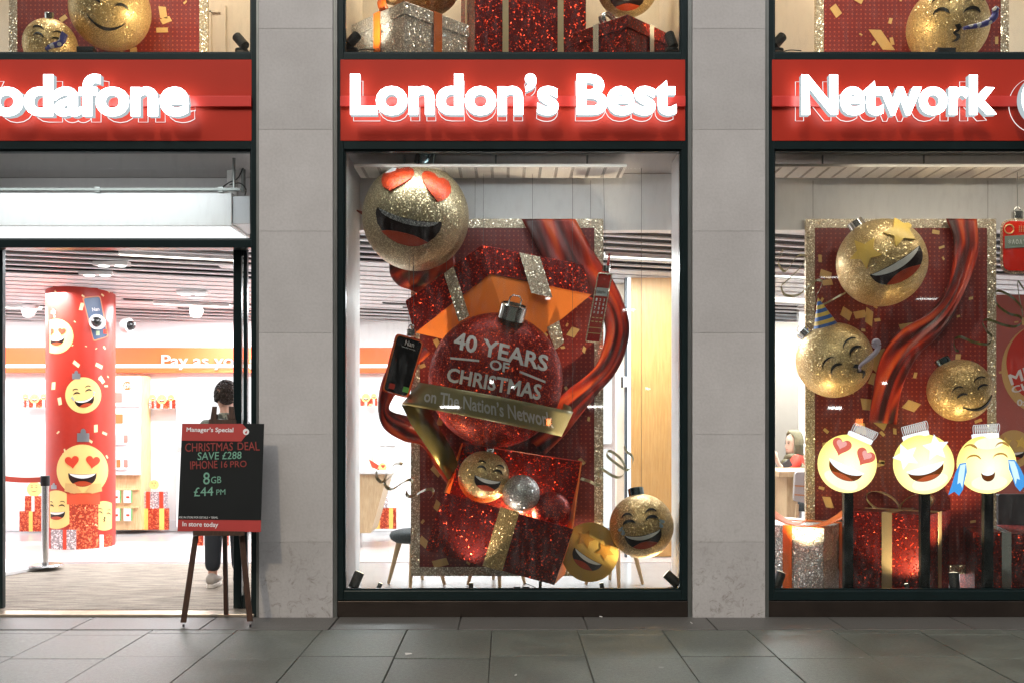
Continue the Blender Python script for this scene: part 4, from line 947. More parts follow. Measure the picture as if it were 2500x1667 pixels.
# curled ribbons
cz = lambda P, b: [(b[0]+x/3.485, b[1]+y/3.485) for x, y in P]
solo(curl(cz([(410, 1190), (352, 1270), (350, 1345), (400, 1378), (480, 1320), (558, 1240), (548, 1222), (495, 1232), (430, 1310), (412, 1380), (440, 1430), (490, 1435), (560, 1390), (612, 1362), (648, 1365), (648, 1392), (605, 1450), (605, 1490), (650, 1500), (750, 1450), (815, 1440), (830, 1480), (800, 1520)], (820, 780)), .6, (.014, .02, .022)), 'curled_ribbon', W(1000, 1200, .6), mat('curl_foil', (.34, .30, .17), .5), 'curly gold paper ribbon at the left of the middle window', 'curled ribbon', 'curled ribbons')
solo(curl(cz([(990, 1075), (1010, 1120), (1050, 1150), (1065, 1200), (1040, 1265), (1000, 1272), (920, 1220), (850, 1160), (845, 1120), (880, 1120), (950, 1170), (990, 1230), (995, 1290), (960, 1335), (900, 1330), (800, 1270), (765, 1265), (765, 1300), (800, 1350), (800, 1400), (750, 1400), (690, 1370), (620, 1350)], (1240, 780)), .6, (.012, .02, .02)), 'curled_ribbon', W(1490, 1150, .6), mat('curl_foil', (.34, .30, .17), .5), 'curly gold paper ribbon right of the open gift box above the crying bauble', 'curled ribbon', 'curled ribbons')
# ---------------------------------------------------------------- the right window
board('tall red dotted board with gold glitter border hung behind the star eyed bauble', 1967, 2432, 535, 1400, .93, 9,
      [quad(2066, 766, 13, 11, 20), quad(2100, 768, 14, 9, -20), quad(2122, 774, 9, 18, 5), quad(2118, 987, 14, 14, -10), quad(2150, 1030, 16, 12, 25), quad(2225, 990, 12, 16, -70), quad(2142, 885, 12, 22, 15), quad(2022, 1225, 9, 14, -20), quad(2020, 690, 12, 7, -15), quad(2216, 800, 18, 11, -20)], 60, wires=((1985, 3.45), (2412, 3.45)))
sr = thing('satin_ribbon', W(2160, 1030, .86), 'long red satin ribbon snaking down the board in the right window', 'ribbon')
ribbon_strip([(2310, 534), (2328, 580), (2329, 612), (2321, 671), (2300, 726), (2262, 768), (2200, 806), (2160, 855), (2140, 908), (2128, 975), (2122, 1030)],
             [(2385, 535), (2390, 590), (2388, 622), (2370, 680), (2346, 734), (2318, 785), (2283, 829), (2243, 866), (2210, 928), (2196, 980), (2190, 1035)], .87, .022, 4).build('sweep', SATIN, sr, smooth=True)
bauble('bauble', 'big gold glitter bauble with star eyes at the top of the right window', 2152, 642, 106, .55, GOLD, 'stars', -30, dict(ang=-31, lean=-.1, rr=.19, hh=.2, ring=False, ridges=1), ox=.2, oy=.16, sc=.98)
t, pb = bauble('bauble', 'gold glitter bauble in a striped party hat blowing a party horn', 2037, 879, 91, .5, GOLD, 'party', -44, dict(ang=-46, lean=-.05, rr=.2, hh=.22), ox=.40, oy=-.115, sc=.88)
hd = pb.dirn(-14, .12); o = pb.C+hd*pb.R*.93; q = hd.to_track_quat('Z', 'Y'); r0 = .092; hh = .235
for i in range(8):
    a, b = i/8, (i+1)/8
    f = lambda k: r0*(1-k)+.002
    rows = [[o+q @ Vector((f(k)*math.cos(2*math.pi*j/32), f(k)*math.sin(2*math.pi*j/32), hh*k)) for j in range(32)] for k in (a, b)]
    ob = MB().rings(rows).build('hat_stripe', mat('hat_blue', (.02, .09, .32), .5) if i % 2 == 0 else mat('hat_yellow', (.62, .42, .07), .5), t, auto=40)
hp_ = [pb.map(2093, 903, .01), W(2100, 893, .19), W(2115, 880, .19), W(2130, 868, .19), W(2140, 857, .19), W(2145, 845, .19), W(2143, 834, .19), W(2136, 832, .19), W(2133, 840, .19), W(2137, 846, .19), W(2140, 842, .19)]
hpts = catmull(hp_, 6); MB().tube(hpts, [.008+.011*min(1, i/14)*(1 if i < 40 else .8) for i in range(len(hpts))], 10).build('party_horn', mat('horn_lilac', (.55, .48, .62), .4), t, smooth=True)
bauble('bauble', 'smaller gold glitter bauble with a closed smile at the right of the right window', 2343, 952, 75, .55, GOLDD, 'smile', -26, dict(ang=-28, lean=-.05, rr=.24, hh=.24, m=mat('dark_chrome', (.1, .16, .17), .1, 1), ring=False), ox=.46, oy=-.25, sc=.95)
# red radio shaped pager ornament
rp = thing('pager_ornament', W(2485, 668, .4), 'giant shiny red pager ornament with a gold glitter rim hung at the right edge', 'pager ornament')
RQ = [(2442, 535), (2530, 535), (2530, 669), (2442, 669)]
decal(MB(), rquad(RQ, .32, 8), lambda x, y, h: W(x, y, .40-h), 0, -.09).build('body', FRAMEG, rp, bevel=.01)
decal(MB(), rquad([(2449, 540), (2523, 540), (2523, 662), (2449, 662)], .3, 8), lambda x, y, h: W(x, y, .399-h), .012, 0).build('front_face', mat('bright_red_gloss', (.62, .02, .008), .12, coat=.7), rp, bevel=.004)
pm = lambda x, y, h=0: W(x, y, .386-h)
decal(MB(), [(2453, 577), (2519, 573), (2519, 603), (2453, 607)], pm, .004, 0).build('display', mat('lcd_green_grey', (.20, .24, .20), .3), rp)
gl = MB()
for i, ch in enumerate('*^o^Y'):
    V, F = text_px(ch, [(2462+i*9, 585), (2469+i*9, 585), (2469+i*9, 597), (2462+i*9, 597)], 0); decal_faces(gl, V, F, lambda x, y, h=0: W(x, y, .381-h), .002, 0)
gl.build('display_symbols', mat('lcd_white', (.6, .62, .6), .4), rp)
MB().tube([W(2464+11*math.cos(a), 560+11*math.sin(a), .384) for a in [2*math.pi*i/28 for i in range(28)]], .005, 6, closed=True).build('button_ring', GOLDP, rp)
dg_ = MB()
for i in range(5):
    for j in range(4): dg_.cyl(W(2489+i*5, 553+j*4, .386), W(2489+i*5, 553+j*4, .383), .004, n=8)
dg_.build('speaker_holes', GOLDP, rp)
c0 = W(2484, 535, .44); cp = MB().cyl(c0, c0+Vector((0, 0, .055)), .042, n=32).build('cap', SILVER, rp, auto=35); MB().tube([c0+Vector((.024*math.cos(a), 0, .066+.026*math.sin(a))) for a in [2*math.pi*i/18 for i in range(18)]], .007, 8, closed=True).build('hanging_loop', SILVER, cp, smooth=True)
wire(rp, c0+Vector((0, 0, .09)), Vector((c0.x, .44, 3.42)), .003)
solo(curl(cz([(120, 1000), (165, 920), (180, 930), (140, 1010)], (1860, 350))+cz([(200, 1090), (300, 965), (365, 955), (365, 1000), (290, 1100), (190, 1190), (165, 1215), (190, 1285), (260, 1300), (330, 1280), (400, 1215), (455, 1170), (505, 1168), (515, 1195), (485, 1260), (455, 1320), (462, 1365), (530, 1368), (640, 1310), (715, 1272)], (1860, 350)), .62, (.014, .02, .022)), 'curled_ribbon', W(1970, 740, .62), mat('curl_foil', (.34, .30, .17), .5), 'curly gold paper ribbon at the left of the right window above the party hat', 'curled ribbon', 'curled ribbons')
solo(curl(cz([(1185, 1240), (1130, 1185)], (2160, 350))+[(2497, 770), (2494, 750), (2470, 725), (2441, 711), (2428, 718), (2436, 745), (2464, 766), (2490, 773), (2496, 786), (2480, 797), (2452, 794), (2412, 780), (2399, 787), (2410, 809), (2422, 823), (2412, 840), (2378, 835), (2346, 823), (2330, 829), (2332, 852), (2341, 857)], .55, (.014, .02, .022)), 'curled_ribbon', W(2420, 830, .55), mat('green_gold_foil', (.13, .14, .04), .3, .7), 'curly green gold ribbon hanging below the red pager ornament', 'curled ribbon', 'curled ribbons')
# light-emitting fan faces on black posts
EY = screen_face(); EYW = emit('screen_pale', (1, .94, .74), 1.3); EW = emit('screen_white', (.96, .97, 1), 1.4); ER = emit('screen_red', (1, .20, .14), .9); EP = emit('screen_pink', (1, .45, .42), 1.1); EB = emit('screen_blue', (.08, .40, .95), 1.0); EBW = emit('screen_pale_blue', (.66, .84, 1), 1.3); EO = emit('screen_orange', (.75, .38, .08), .8); ED = emit('screen_dark', (.28, .07, .015), .6)
def holo(cx, cy, r, y, kind, roll, label, post=True):
    t = thing('light_display', W(cx, 1440, y), label, 'light display', 'glowing face displays on black posts')
    mp = plane(y); b = Ball(cx, cy, r, y)
    rows = []
    for k in range(9):
        a = math.pi/2*k/8; rows.append([W(cx+r*math.cos(a)*math.cos(2*math.pi*i/48), cy+r*math.cos(a)*math.sin(2*math.pi*i/48), y-.05*math.sin(a)) if k < 8 else W(cx+.5*math.cos(2*math.pi*i/48), cy+.5*math.sin(2*math.pi*i/48), y-.05) for i in range(48)])
    rows = [[p+Vector((0, .03, 0)) for p in rows[0]]]+rows
    hd_ = MB().rings(rows).build('face_screen', EY, t, smooth=True)
    def sm(px, py, h=0):
        u = min(1, math.hypot(px-cx, py-cy)/r); return W(px, py, y-.05*math.sqrt(max(0, 1-u*u))-h)
    c, s_ = math.cos(R(roll)), math.sin(R(roll)); T = lambda P: [(cx+r*(u*c+v*s_), cy-r*(v*c-u*s_)) for u, v in P]
    A = lambda n, P, m, h, par=t: decal(MB(), T(P), sm, h, 0, 9).build(n, m, par)
    A('glow_patch', [(.02+.62*math.cos(a), -.62+.26*math.sin(a)) for a in [2*math.pi*i/24 for i in range(24)]], EYW, .003)
    if kind != 'joy':
        m_ = A('mouth', mouth_pts(0, -.08, .62, .05, .5), ED, .006); A('teeth', teeth_pts(0, -.08, .66, .0, .26), EW, .012, m_)
        A('tongue', tongue_pts(0, -.08, .6, .5, .06), emit('screen_tongue', (.85, .16, .05), .7), .009, m_)
    if kind == 'hearts':
        for s in (-1, 1):
            e = A('heart_eye', heart_pts(.44*s, .42, .34, 6*s), ER, .014); A('highlight', heart_pts(.47*s, .5, .18, 6*s), EP, .02, e)
    if kind == 'stars':
        for s in (-1, 1): A('star_eye', star_pts(.52*s, .42, .46, 8*s), EW, .016)
    if kind == 'joy':
        for s in (-1, 1): A('eye', arc(.46*s, .18, .26, .2, .07), EO, .008); A('eyebrow', arc(.55*s, .55, .24, .2, .06), EO, .008)
        m_ = A('mouth', mouth_pts(0, -.28, .24, .0, .3), ED, .008); A('teeth', teeth_pts(0, -.28, .22, 0, .1), EW, .012, m_)
        A('forehead_glow', [(.1+.5*math.cos(a), .72+.2*math.sin(a)) for a in [2*math.pi*i/24 for i in range(24)]], EYW, .004)
        for s in (-1, 1):
            P = [(.72*s, .12), (.95*s, .1), (1.12*s, -.2), (1.28*s, -.62), (1.42*s if s < 0 else 1.3*s, -.95), (1.2*s, -.85), (1.05*s, -1.0), (.9*s, -.8), (.82*s, -.5), (.72*s, -.2)]
            e = decal(MB(), T([(p if s < 0 else p) for p in P]), lambda x, y_, h: W(x, y_, y-.055-h), .012, -.01).build('tear', EB, t)
            decal(MB(), T([(.74*s, .08), (.93*s, .05), (1.02*s, -.25), (1.08*s, -.6), (.98*s, -.55), (.92*s, -.75), (.84*s, -.4)]), lambda x, y_, h: W(x, y_, y-.068-h), .004, 0).build('highlight', EBW, e)
    # crown-like cap: band with wire loops
    d = b.dirn(roll, 0); o = b.C+d*b.R*.90-b.n*.0; rr = b.R*.42; sd_ = d.cross(b.n).normalized()
    A3 = lambda x, z, q: o+sd_*x+d*z+b.n*q
    cp = MB().rings([[A3(k*math.cos(2*math.pi*i/32), z, .35*k*math.sin(2*math.pi*i/32)) for i in range(32)] for k, z in ((rr, 0), (rr*1.02, b.R*.15), (rr*.85, b.R*.17))]).build('cap', EW, t, auto=40)
    lm = MB()
    for i in range(13):
        x = -rr*.85+1.7*rr*i/12; lm.tube(catmull([A3(x, b.R*.16, .01), A3(x*1.02, b.R*.36, .01), A3(x*1.05+.008, b.R*.47, 0), A3(x*1.05+.02, b.R*.45, -.01), A3(x*1.04+.02, b.R*.3, -.02), A3(x+.012, b.R*.16, -.01)], 4), .0024, 5)
    lm.build('cap_loops', emit('screen_loop', (.9, .86, .84), .95), cp)
    if post:
        x0, x1 = XX(cx-11.5, y+.06), XX(cx+11.5, y+.06); MB().box(x0, x1, y+.035, y+.085, .03, W(cx, cy, y).z).build('post', mat('black_post', (.012, .016, .016), .25, .4), t, bevel=.004)
        MB().box(x0-.1, x1+.1, y-.05, y+.17, .023, .035).build('base_plate', BLACK, t)
holo(2070, 1131, 71, .22, 'hearts', 24, 'glowing yellow face display with red heart eyes, leftmost of the three on posts')
holo(2257, 1132, 73, .22, 'stars', -16, 'glowing yellow face display with white star eyes between the other two', post=True)
holo(2411, 1133, 71, .22, 'joy', -4, 'glowing yellow face display streaming blue tears at the right')
# gift boxes on the window floor
def corner_gift(px, y, th, w, d, **k):
    X, Y = XX(px, y), y; c, s = math.cos(R(th)), math.sin(R(th)); lx, ly = w/2, -d/2
    return (X-(lx*c-ly*s), Y-(lx*s+ly*c))
t, M = gift('gift_box', 'silver glitter gift box with orange ribbon at the lower left of the right window', corner_gift(2010, .37, -35, .6, .6), FLZ, .6, .6, ZZ(1287, .37)-FLZ, -35, SILVG, mat('orange_satin', (.62, .12, .012), .35), .11, rw=.075, rx=(.02,), ry=(.1,))
ob = []
for i in range(17):
    u = i/16; px = 1880+(2068-1880)*u; py = 1284-36*(2*u-1)**2*(1.0); w = 14+8*abs(2*u-1)
    ob.append([W(px, py-w*.55*abs(2*u-1)-1, .52), W(px, py+2+w*.4*abs(2*u-1), .34)])
MB().sheet(ob, (0, .003, .003)).build('bow', mat('orange_satin', (.62, .12, .012), .35), t, smooth=True)
gift('gift_box', 'tall red glitter gift box with pale gold ribbon in the right window', corner_gift(2262, .37, -40, .6, .58), FLZ, .6, .58, ZZ(1256, .37)-FLZ, -40, REDG, LGOLD, .12, rw=.08, bow=.26)
gift('gift_box', 'dark red glitter gift box with silver ribbon at the right edge of the right window', (XX(2485, .75), .78), FLZ, .74, .6, ZZ(1300, .5)-FLZ, -14, REDG, SLVR, .1, rw=.07, rx=(-.14,), ry=())
# ---------------------------------------------------------------- behind the right window
BEIGE = mat('beige_partition', (.24, .21, .175), .7)
MB().box(2.0, XX(1951, 4.7), 4.7, 4.8, FLZ, 2.62).build('partition_wall', BEIGE, BLD)
MB().box(XX(1951, 4.69), XX(1990, 4.69), 4.69, 4.79, FLZ, 2.9).build('partition_wall', WHITE, BLD)
LW = wood_mat('pale_oak', (.50, .34, .19), (.62, .45, .27))
tb = thing('table', (3.25, 3.0, FLZ), 'pale oak table with slab leg where the woman in the headscarf sits', 'table')
tx0, tx1 = XX(1902, 2.75), XX(1902, 2.75)+1.0; tz = ZZ(1150, 2.75)
MB().box(tx0, tx1, 2.75, 3.5, tz-.06, tz).build('tabletop', LW, tb, bevel=.004)
MB().box(XX(1921, 2.85), XX(1948, 2.85), 2.85, 3.4, FLZ, tz-.061).build('leg', LW, tb, bevel=.003)
tr_ = thing('cushion', (XX(1950, 2.7), 2.7, .6), 'checked grey and orange cushioned chair back against the oak table', 'chair back')
decal(MB(), rquad([(1942, 1152), (1972, 1150), (1972, 1228), (1938, 1222)], .2), plane(2.66), 0, -.05).build('pad', mat('checked_wool', (.42, .38, .36), .9), tr_, bevel=.008)
MB().hexa([W(1945, 1230, 2.7), W(1951, 1230, 2.7), W(1942, 1330, 2.7), W(1936, 1330, 2.7)], (0, .03, 0)).build('leg', LW, tr_)
for py in (1183, 1205): decal(MB(), [(1940, py), (1972, py+2), (1972, py+5), (1940, py+3)], plane(2.659), .002, 0).build('check_stripe', mat('check_orange', (.5, .2, .08), .9), tr_)
# poster seen beyond the right board
po = thing('poster', W(2550, 1240, 1.7), 'pale red poster with a red bauble and white Merry Christmas lettering at the right edge', 'poster')
yp = 1.7; MB().box(XX(2425, yp), XX(2720, yp), yp, yp+.03, ZZ(1245, yp), ZZ(720, yp)).build('sheet', mat('faded_red_print', (.42, .11, .09), .5), po)
ym_ = plane(yp-.001)
decal(MB(), [(2560+115*math.cos(a), 900+115*math.sin(a)) for a in [2*math.pi*i/48 for i in range(48)]], ym_, .002, 0).build('printed_band', GOLDP, po)
decal(MB(), [(2555+98*math.cos(a), 885+98*math.sin(a)) for a in [2*math.pi*i/48 for i in range(48)]], ym_, .004, 0).build('printed_bauble', mat('print_red', (.55, .04, .025), .35), po)
lettering(po, 'lettering', 'MERRY', [(2461, 915), (2600, 850), (2608, 885), (2469, 940)], plane(yp-.005), TXTW, .002, 0, .022)
lettering(po, 'lettering', 'CHRISTMAS', [(2467, 945), (2640, 885), (2646, 912), (2473, 960)], plane(yp-.005), TXTW, .002, 0, .022)
lettering(po, 'lettering', '0x', [(2483, 974), (2512, 974), (2512, 990), (2483, 990)], plane(yp-.003), TXTW, .002, 0, .02)
fb = Ball(2475, 1095, 46, yp); decal(MB(), [(2475+46*math.cos(a), 1095+46*math.sin(a)) for a in [2*math.pi*i/40 for i in range(40)]], ym_, .002, 0).build('printed_face', mat('print_yellow', (.62, .40, .14), .45), po)
face(po, fb, 'stars', 0, 0, 0, .95, maps=plane(yp-.003), h=.3)
confetti(po, yp-.001, 2436, 735, 2700, 1220, 26, 4)
MB().box(XX(2420, 1.5), XX(2740, 1.5), 1.5, 1.53, ZZ(846, 1.5), ZZ(841, 1.5)).build('light_strip', emit('shelf_strip', (1, .97, .93), 1.6), po) if False else None
mn = thing('monitor', W(2490, 1297, 1.2), 'dark computer monitor standing behind the glowing crying face', 'monitor')
decal(MB(), rquad([(2437, 1205), (2560, 1205), (2560, 1292), (2437, 1292)], .06), plane(1.2), 0, -.05).build('casing', mat('dark_casing', (.03, .03, .032), .35), mn, bevel=.004)
MB().box(XX(2470, 1.22), XX(2500, 1.22), 1.22, 1.26, FLZ, ZZ(1290, 1.22)).build('stand', BLACK, mn)
# ---------------------------------------------------------------- the upper floor displays
UF = 4.19
def uboard(label, x0, x1, seed, n=26):
    y = 1.05; t = thing('display_board', Vector((XX((x0+x1)/2, y), y, UF)), label, 'display board', 'red dotted display boards')
    X0, X1 = XX(x0, y), XX(x1, y); w = 20*(CD+y)/FP
    MB().box(X0+.002, X1-.002, y, y+.03, UF, 6.2).build('panel', BOARD, t)
    b = MB(); b.box(X0, X0+w, y-.004, y+.032, UF, 6.2); b.box(X1-w, X1, y-.004, y+.032, UF, 6.2); b.build('border', FRAMEG, t)
    confetti(t, y-.001, x0+26, -120, x1-26, 175, n, seed, [quad(405+(x0-22), 50, 12, 7, -30)] if x0 < 100 else [quad(2153, 98, 12, 30, -35)])
uboard('red dotted board with gold border in the upper window over the doorway', 22, 507, 21)
uboard('red dotted board with gold border in the upper window at the right', 1991, 2463, 22)
bauble('bauble', 'big gold glitter bauble with a closed smile in the upper window over the doorway', 269, 26, 95, .75, GOLD, 'smile', 6, None, ox=-.08, oy=-.08, sc=.95)
bauble('bauble', 'small gold glitter bauble blowing a blue horn in the upper window over the doorway', 123, 112, 63, .6, GOLD, 'party', 8, dict(ang=-2, rr=.17, hh=.25, ridges=1, ring=False), ox=-.12, oy=.1, sc=.85)
bauble('bauble', 'gold glitter bauble blowing a spotted blue horn in the upper window at the right', 2314, 66, 95, .7, GOLD, 'party', 6, None, ox=.18, oy=.12, sc=.95)
def horn(bx, P, y): 
    pts = catmull([W(px, py, y) for px, py in P], 6); return solo(MB().tube(pts, [.012+.014*math.sin(min(1, i/len(pts)*1.6)*1.57) for i in range(len(pts))], 10), 'party_horn', pts[0], HORN, bx, 'party horn', 'blue spotted party horns', smooth=True)
def spots_mat():
    m, nt, p, N, L = nodes('blue_spotted_paper'); vo = N('ShaderNodeTexVoronoi'); vo.inputs['Scale'].default_value = 20; tc = N('ShaderNodeTexCoord'); L(tc.outputs['Object'], vo.inputs[0])
    r = N('ShaderNodeValToRGB'); r.color_ramp.interpolation = 'CONSTANT'; r.color_ramp.elements[0].color = (.6, .6, .65, 1); r.color_ramp.elements[1].color = (.06, .06, .30, 1); r.color_ramp.elements[1].position = .38
    L(vo.outputs['Distance'], r.inputs[0]); L(r.outputs[0], p.inputs['Base Color']); return m
HORN = spots_mat()
horn('blue spotted party horn at the mouth of the small bauble over the doorway', [(112, 121), (125, 113), (143, 108), (152, 100), (155, 88), (159, 82)], .33)
horn('blue spotted party horn at the mouth of the bauble in the upper right window', [(2352, 70), (2372, 66), (2400, 60), (2420, 50), (2429, 38), (2430, 24), (2434, 28)], .33)
gift('gift_box', 'silver glitter gift box with orange ribbon in the upper middle window', (-.80, .80), UF, .66, .66, 4.693-UF, 45, SILVG, mat('orange_satin', (.62, .12, .012), .35), .10, rw=.085, rx=(.0,), ry=(.0,), bow=.3)
bauble('bauble', 'plain gold glitter bauble resting on the upper silver gift box', 965, -52, 62, .62, GOLD, group='plain baubles upstairs')
bauble('bauble', 'second plain gold bauble behind the corner of the upper silver gift box', 1040, -50, 88, 1.1, GOLDD, group='plain baubles upstairs')
gift('gift_box', 'huge dark red glitter gift box with gold bands in the upper middle window', (.12, 1.25), UF, .95, .7, 1.6, 12, REDG, LGOLD, 0, rw=.05, rx=(-.22, .25), ry=(0,))
gift('gift_box', 'red glitter gift box with silver bow at the right of the upper middle window', (.915, .735), UF, .60, .60, 4.58-UF, 46, REDG, SLVR, .10, rw=.055, bow=.24)
t, ub_ = bauble('bauble', 'gold bauble with a grin above the red gift box in the upper middle window', 1532, -36, 76, .95, GOLD, 'laugh', 0, None, oy=-.1, sc=.95)
spotlight(590, 128, .3, -40, 'spot lamp at the right corner of the upper window over the doorway', W(250, 40, 1.0), 45, WARM, size=80)
spotlight(858, 126, .22, 35, 'spot lamp beside the silver gift box in the upper middle window', W(940, 60, .7), 22, (1, .85, .65), size=60)
spotlight(1640, 127, .24, -14, 'spot lamp beside the red gift box in the upper middle window', W(1590, 20, .7), 16, WARM, size=70)
spotlight(1897, 128, .22, 42, 'spot lamp at the left corner of the upper right window', W(2250, 20, 1.0), 40, WARM, size=80)
lb = thing('lamp_bar', W(210, 128, .25), 'low black lamp unit on the sill below the big smiling bauble', 'lamp')
MB().box(XX(190, .25), XX(232, .25), .22, .28, ZZ(130, .25), ZZ(117, .25)).build('case', BLACK, lb, bevel=.004)
lb2 = thing('lamp_bar', W(2308, 130, .25), 'low black lamp unit on the sill below the horn blowing bauble upstairs', 'lamp')
MB().box(XX(2286, .25), XX(2330, .25), .22, .28, ZZ(132, .25), ZZ(120, .25)).build('case', BLACK, lb2, bevel=.004)
for x, e in ((-3.3, 55), (.05, 40), (3.6, 55)): area((x, 1.0, 6.3), e, 1.6, .6, (1, .86, .66), BLD)
# ---------------------------------------------------------------- above the doorway
ac = thing('air_curtain', (XX(280, .5), .75, 2.99), 'long white air curtain box over the doorway, lit white underneath', 'air curtain')
ax0, ax1 = XX(-230, .5), XX(565, .5)
MB().box(ax0, ax1, .5, 1.06, ZZ(552, .5), ZZ(470, .5)).build('casing', WHITE, ac, bevel=.004)
MB().box(ax0+.02, ax1-.02, .53, 1.02, ZZ(552, .5)-.008, ZZ(552, .5)-.001).build('light_panel', emit('air_curtain_light', (1, .98, 1), 1.5), ac)
MB().box(ax0, ax1+.08, .46, .495, ZZ(466, .47), ZZ(460, .47)).build('rail', mat('grey_rail', (.16, .17, .16), .4, .5), ac)
MB().box(ax1+.003, ax1+.14, .52, .95, ZZ(546, .5), ZZ(478, .5)).build('end_box', mat('off_white', (.6, .6, .62), .5), ac, bevel=.004)
for px in (-100, 240, 540): MB().box(XX(px-6, .49), XX(px+6, .49), .47, .50, ZZ(470, .49), ZZ(458, .49)).build('bracket', TRIM, ac)
MB().cyl(W(571, 463, .48), W(571, 383, .48), .012, n=10).build('hanging_rod', TRIM, ac)
pp_ = thing('drain_pipe', W(568, 470, .9), 'short white pipe with a collar and black wires above the doorway corner', 'pipe')
MB().cyl(W(568, 480, .9), W(568, 405, .9), .045, n=24).build('pipe', mat('dirty_white', (.55, .52, .5), .6, noise=.3, nscale=10), pp_, smooth=False)
MB().cyl(W(572, 409, .9), W(572, 403, .9), .11, n=32).build('collar', mat('rusty_collar', (.35, .28, .25), .6), pp_)
MB().cyl(W(594, 470, .85), W(594, 400, .85), .018, n=12).build('conduit', TRIM, pp_)
for P in ([(541, 459), (560, 446), (580, 436), (594, 410)], [(560, 452), (585, 448), (600, 462), (598, 478)]): MB().tube(catmull([W(x, y, .8) for x, y in P], 6), .005, 6).build('wire', BLACK, pp_)
# ---------------------------------------------------------------- shop interior seen through the doorway
yb = YB-.12
bd_ = thing('light_band', W(300, 910, yb), 'orange red light band along the back wall with white lettering Pay as you go', 'wall sign')
MB().box(-7.4, 2.3, yb, YB-.001, ZZ(909, yb), ZZ(848, yb)).build('panel', mat('orange_red_band', (.75, .10, .025), .4, emit=(1, .20, .06), es=.22), bd_)
MB().box(-7.3, 2.2, yb-.015, yb-.001, ZZ(897, yb), ZZ(889, yb)).build('light_strip', emit('band_strip', (1, .95, .9), 3), bd_)
lettering(bd_, 'lettering', 'Pay as you go', [(395, 866), (655, 866), (655, 902), (395, 902)], plane(yb-.02), emit('band_letter', (1, .97, .95), 1.6), .02, 0, .01)
cx_, cy_, cr = -4.747, 3.70, .36
def cyl_map(px, py, h=0):
    d = Vector(((px-VX)/FP, 1, -(py-VY)/FP)); ox, oy = CAM.x-cx_, CAM.y-cy_; r = cr+h
    a = d.x**2+1; b = 2*(ox*d.x+oy); c = ox*ox+oy*oy-r*r; D = b*b-4*a*c; t = (-b-math.sqrt(max(D, 0)))/(2*a); return CAM+d*t
def print_mat():
    m = BOARD.copy(); m.name = 'column_print'; return m
CMAT = mat('column_red_print', (.42, .030, .017), .35, noise=.1, nscale=20)
co = thing('printed_column', (cx_, cy_, FLZ), 'round column wrapped in a red print of smiling baubles, confetti and gift boxes', 'column')
MB().cyl((cx_, cy_, FLZ+.03), (cx_, cy_, 3.45), cr, n=96, caps=True).build('wrap', CMAT, co, auto=40)
MB().cyl((cx_, cy_, FLZ), (cx_, cy_, FLZ+.03), cr+.012, n=96).build('base_ring', WHITE, co, auto=40)
PY = mat('print_face_yellow', (.80, .56, .20), .4, noise=.12, nscale=5)
def pface(cx, cy, r, kind, roll, sc=.95, cap=None, clip=None, cutw=None):
    n = 48; P = [(cx+r*math.cos(2*math.pi*i/n), cy+r*math.sin(2*math.pi*i/n)) for i in range(n)]
    if clip: P = [(max(clip[0], min(clip[1], x)), y) for x, y in P]
    f = decal(MB(), P, cyl_map, .003, -.002, 10).build('printed_face', PY, co)
    b = Ball(cx, cy, r, 3.4); 
    if kind: face(f, b, kind, roll, 0, 0, sc, maps=(lambda px, py, h=0: cyl_map(max(clip[0]+2, min(clip[1]-2, px)) if clip else px, py, h)), h=.6, M=dict(heart=mat('print_heart', (.62, .05, .02), .4)))
    if cap: decal(MB(), [(cap[0]-cap[2], cap[1]-cap[2]*.7), (cap[0]+cap[2], cap[1]-cap[2]*.7), (cap[0]+cap[2], cap[1]+cap[2]*.7), (cap[0]-cap[2], cap[1]+cap[2]*.7)], cyl_map, .005, -.002, 8).build('printed_cap', mat('print_silver', (.30, .31, .33), .3, .6), f); decal(MB(), [(cap[0]+cap[2]*.45*math.cos(a), cap[1]-cap[2]*.9+cap[2]*.55*math.sin(a)) for a in [2*math.pi*i/20 for i in range(20)]], cyl_map, .004, -.002, 8).build('printed_loop', mat('print_silver', (.3, .31, .33), .3, .6), f)
pface(137, 821, 42, 'hearts', -3, .8, (130, 763, 6), clip=(121, 190))
pface(203, 964, 44, 'tears', -14, .95, (186, 918, 10))
pface(201, 1147, 63, 'hearts', 0, .95, (203, 1067, 15))
pface(137, 1243, 47, 'laugh', 0, .8, (131, 1188, 7), clip=(121, 190))
pface(254, 1258, 36, 'party', 8, .8, None, clip=(220, 273))
def cpoly(name, P, m, h=.005, par=None): return decal(MB(), P, cyl_map, h, -.002, 9).build(name, m, par or co)
rect = lambda a, b, c, d: [(a, b), (c, b), (c, d), (a, d)]
PR = glitter('printed_red_gift', (.50, .05, .02), (.72, .14, .05), 60, .4, .4, .3); PS = glitter('printed_silver_gift', (.42, .36, .38), (.6, .52, .54), 70, .4, .4, .3)
g = cpoly('printed_gift', rect(169, 1203, 240, 1347), PR, .006); cpoly('printed_lid', rect(163, 1203, 244, 1230), mat('print_red_lid', (.62, .08, .03), .4), .008, g)
g = cpoly('printed_gift', rect(124, 1292, 186, 1348), PS, .009); cpoly('printed_ribbon', rect(153, 1292, 162, 1348), mat('print_heart', (.62, .05, .02), .4), .011, g)
g = cpoly('printed_gift', rect(223, 1304, 274, 1346), PR, .009); cpoly('printed_ribbon', rect(243, 1304, 253, 1346), WHITE, .011, g)
for s in (-1, 1): cpoly('printed_bow', [(203+s*4, 1200), (203+s*20, 1180), (203+s*44, 1178), (203+s*46, 1198), (203+s*22, 1204)], GOLDP, .012)
rnd = random.Random(8); cm = MB()
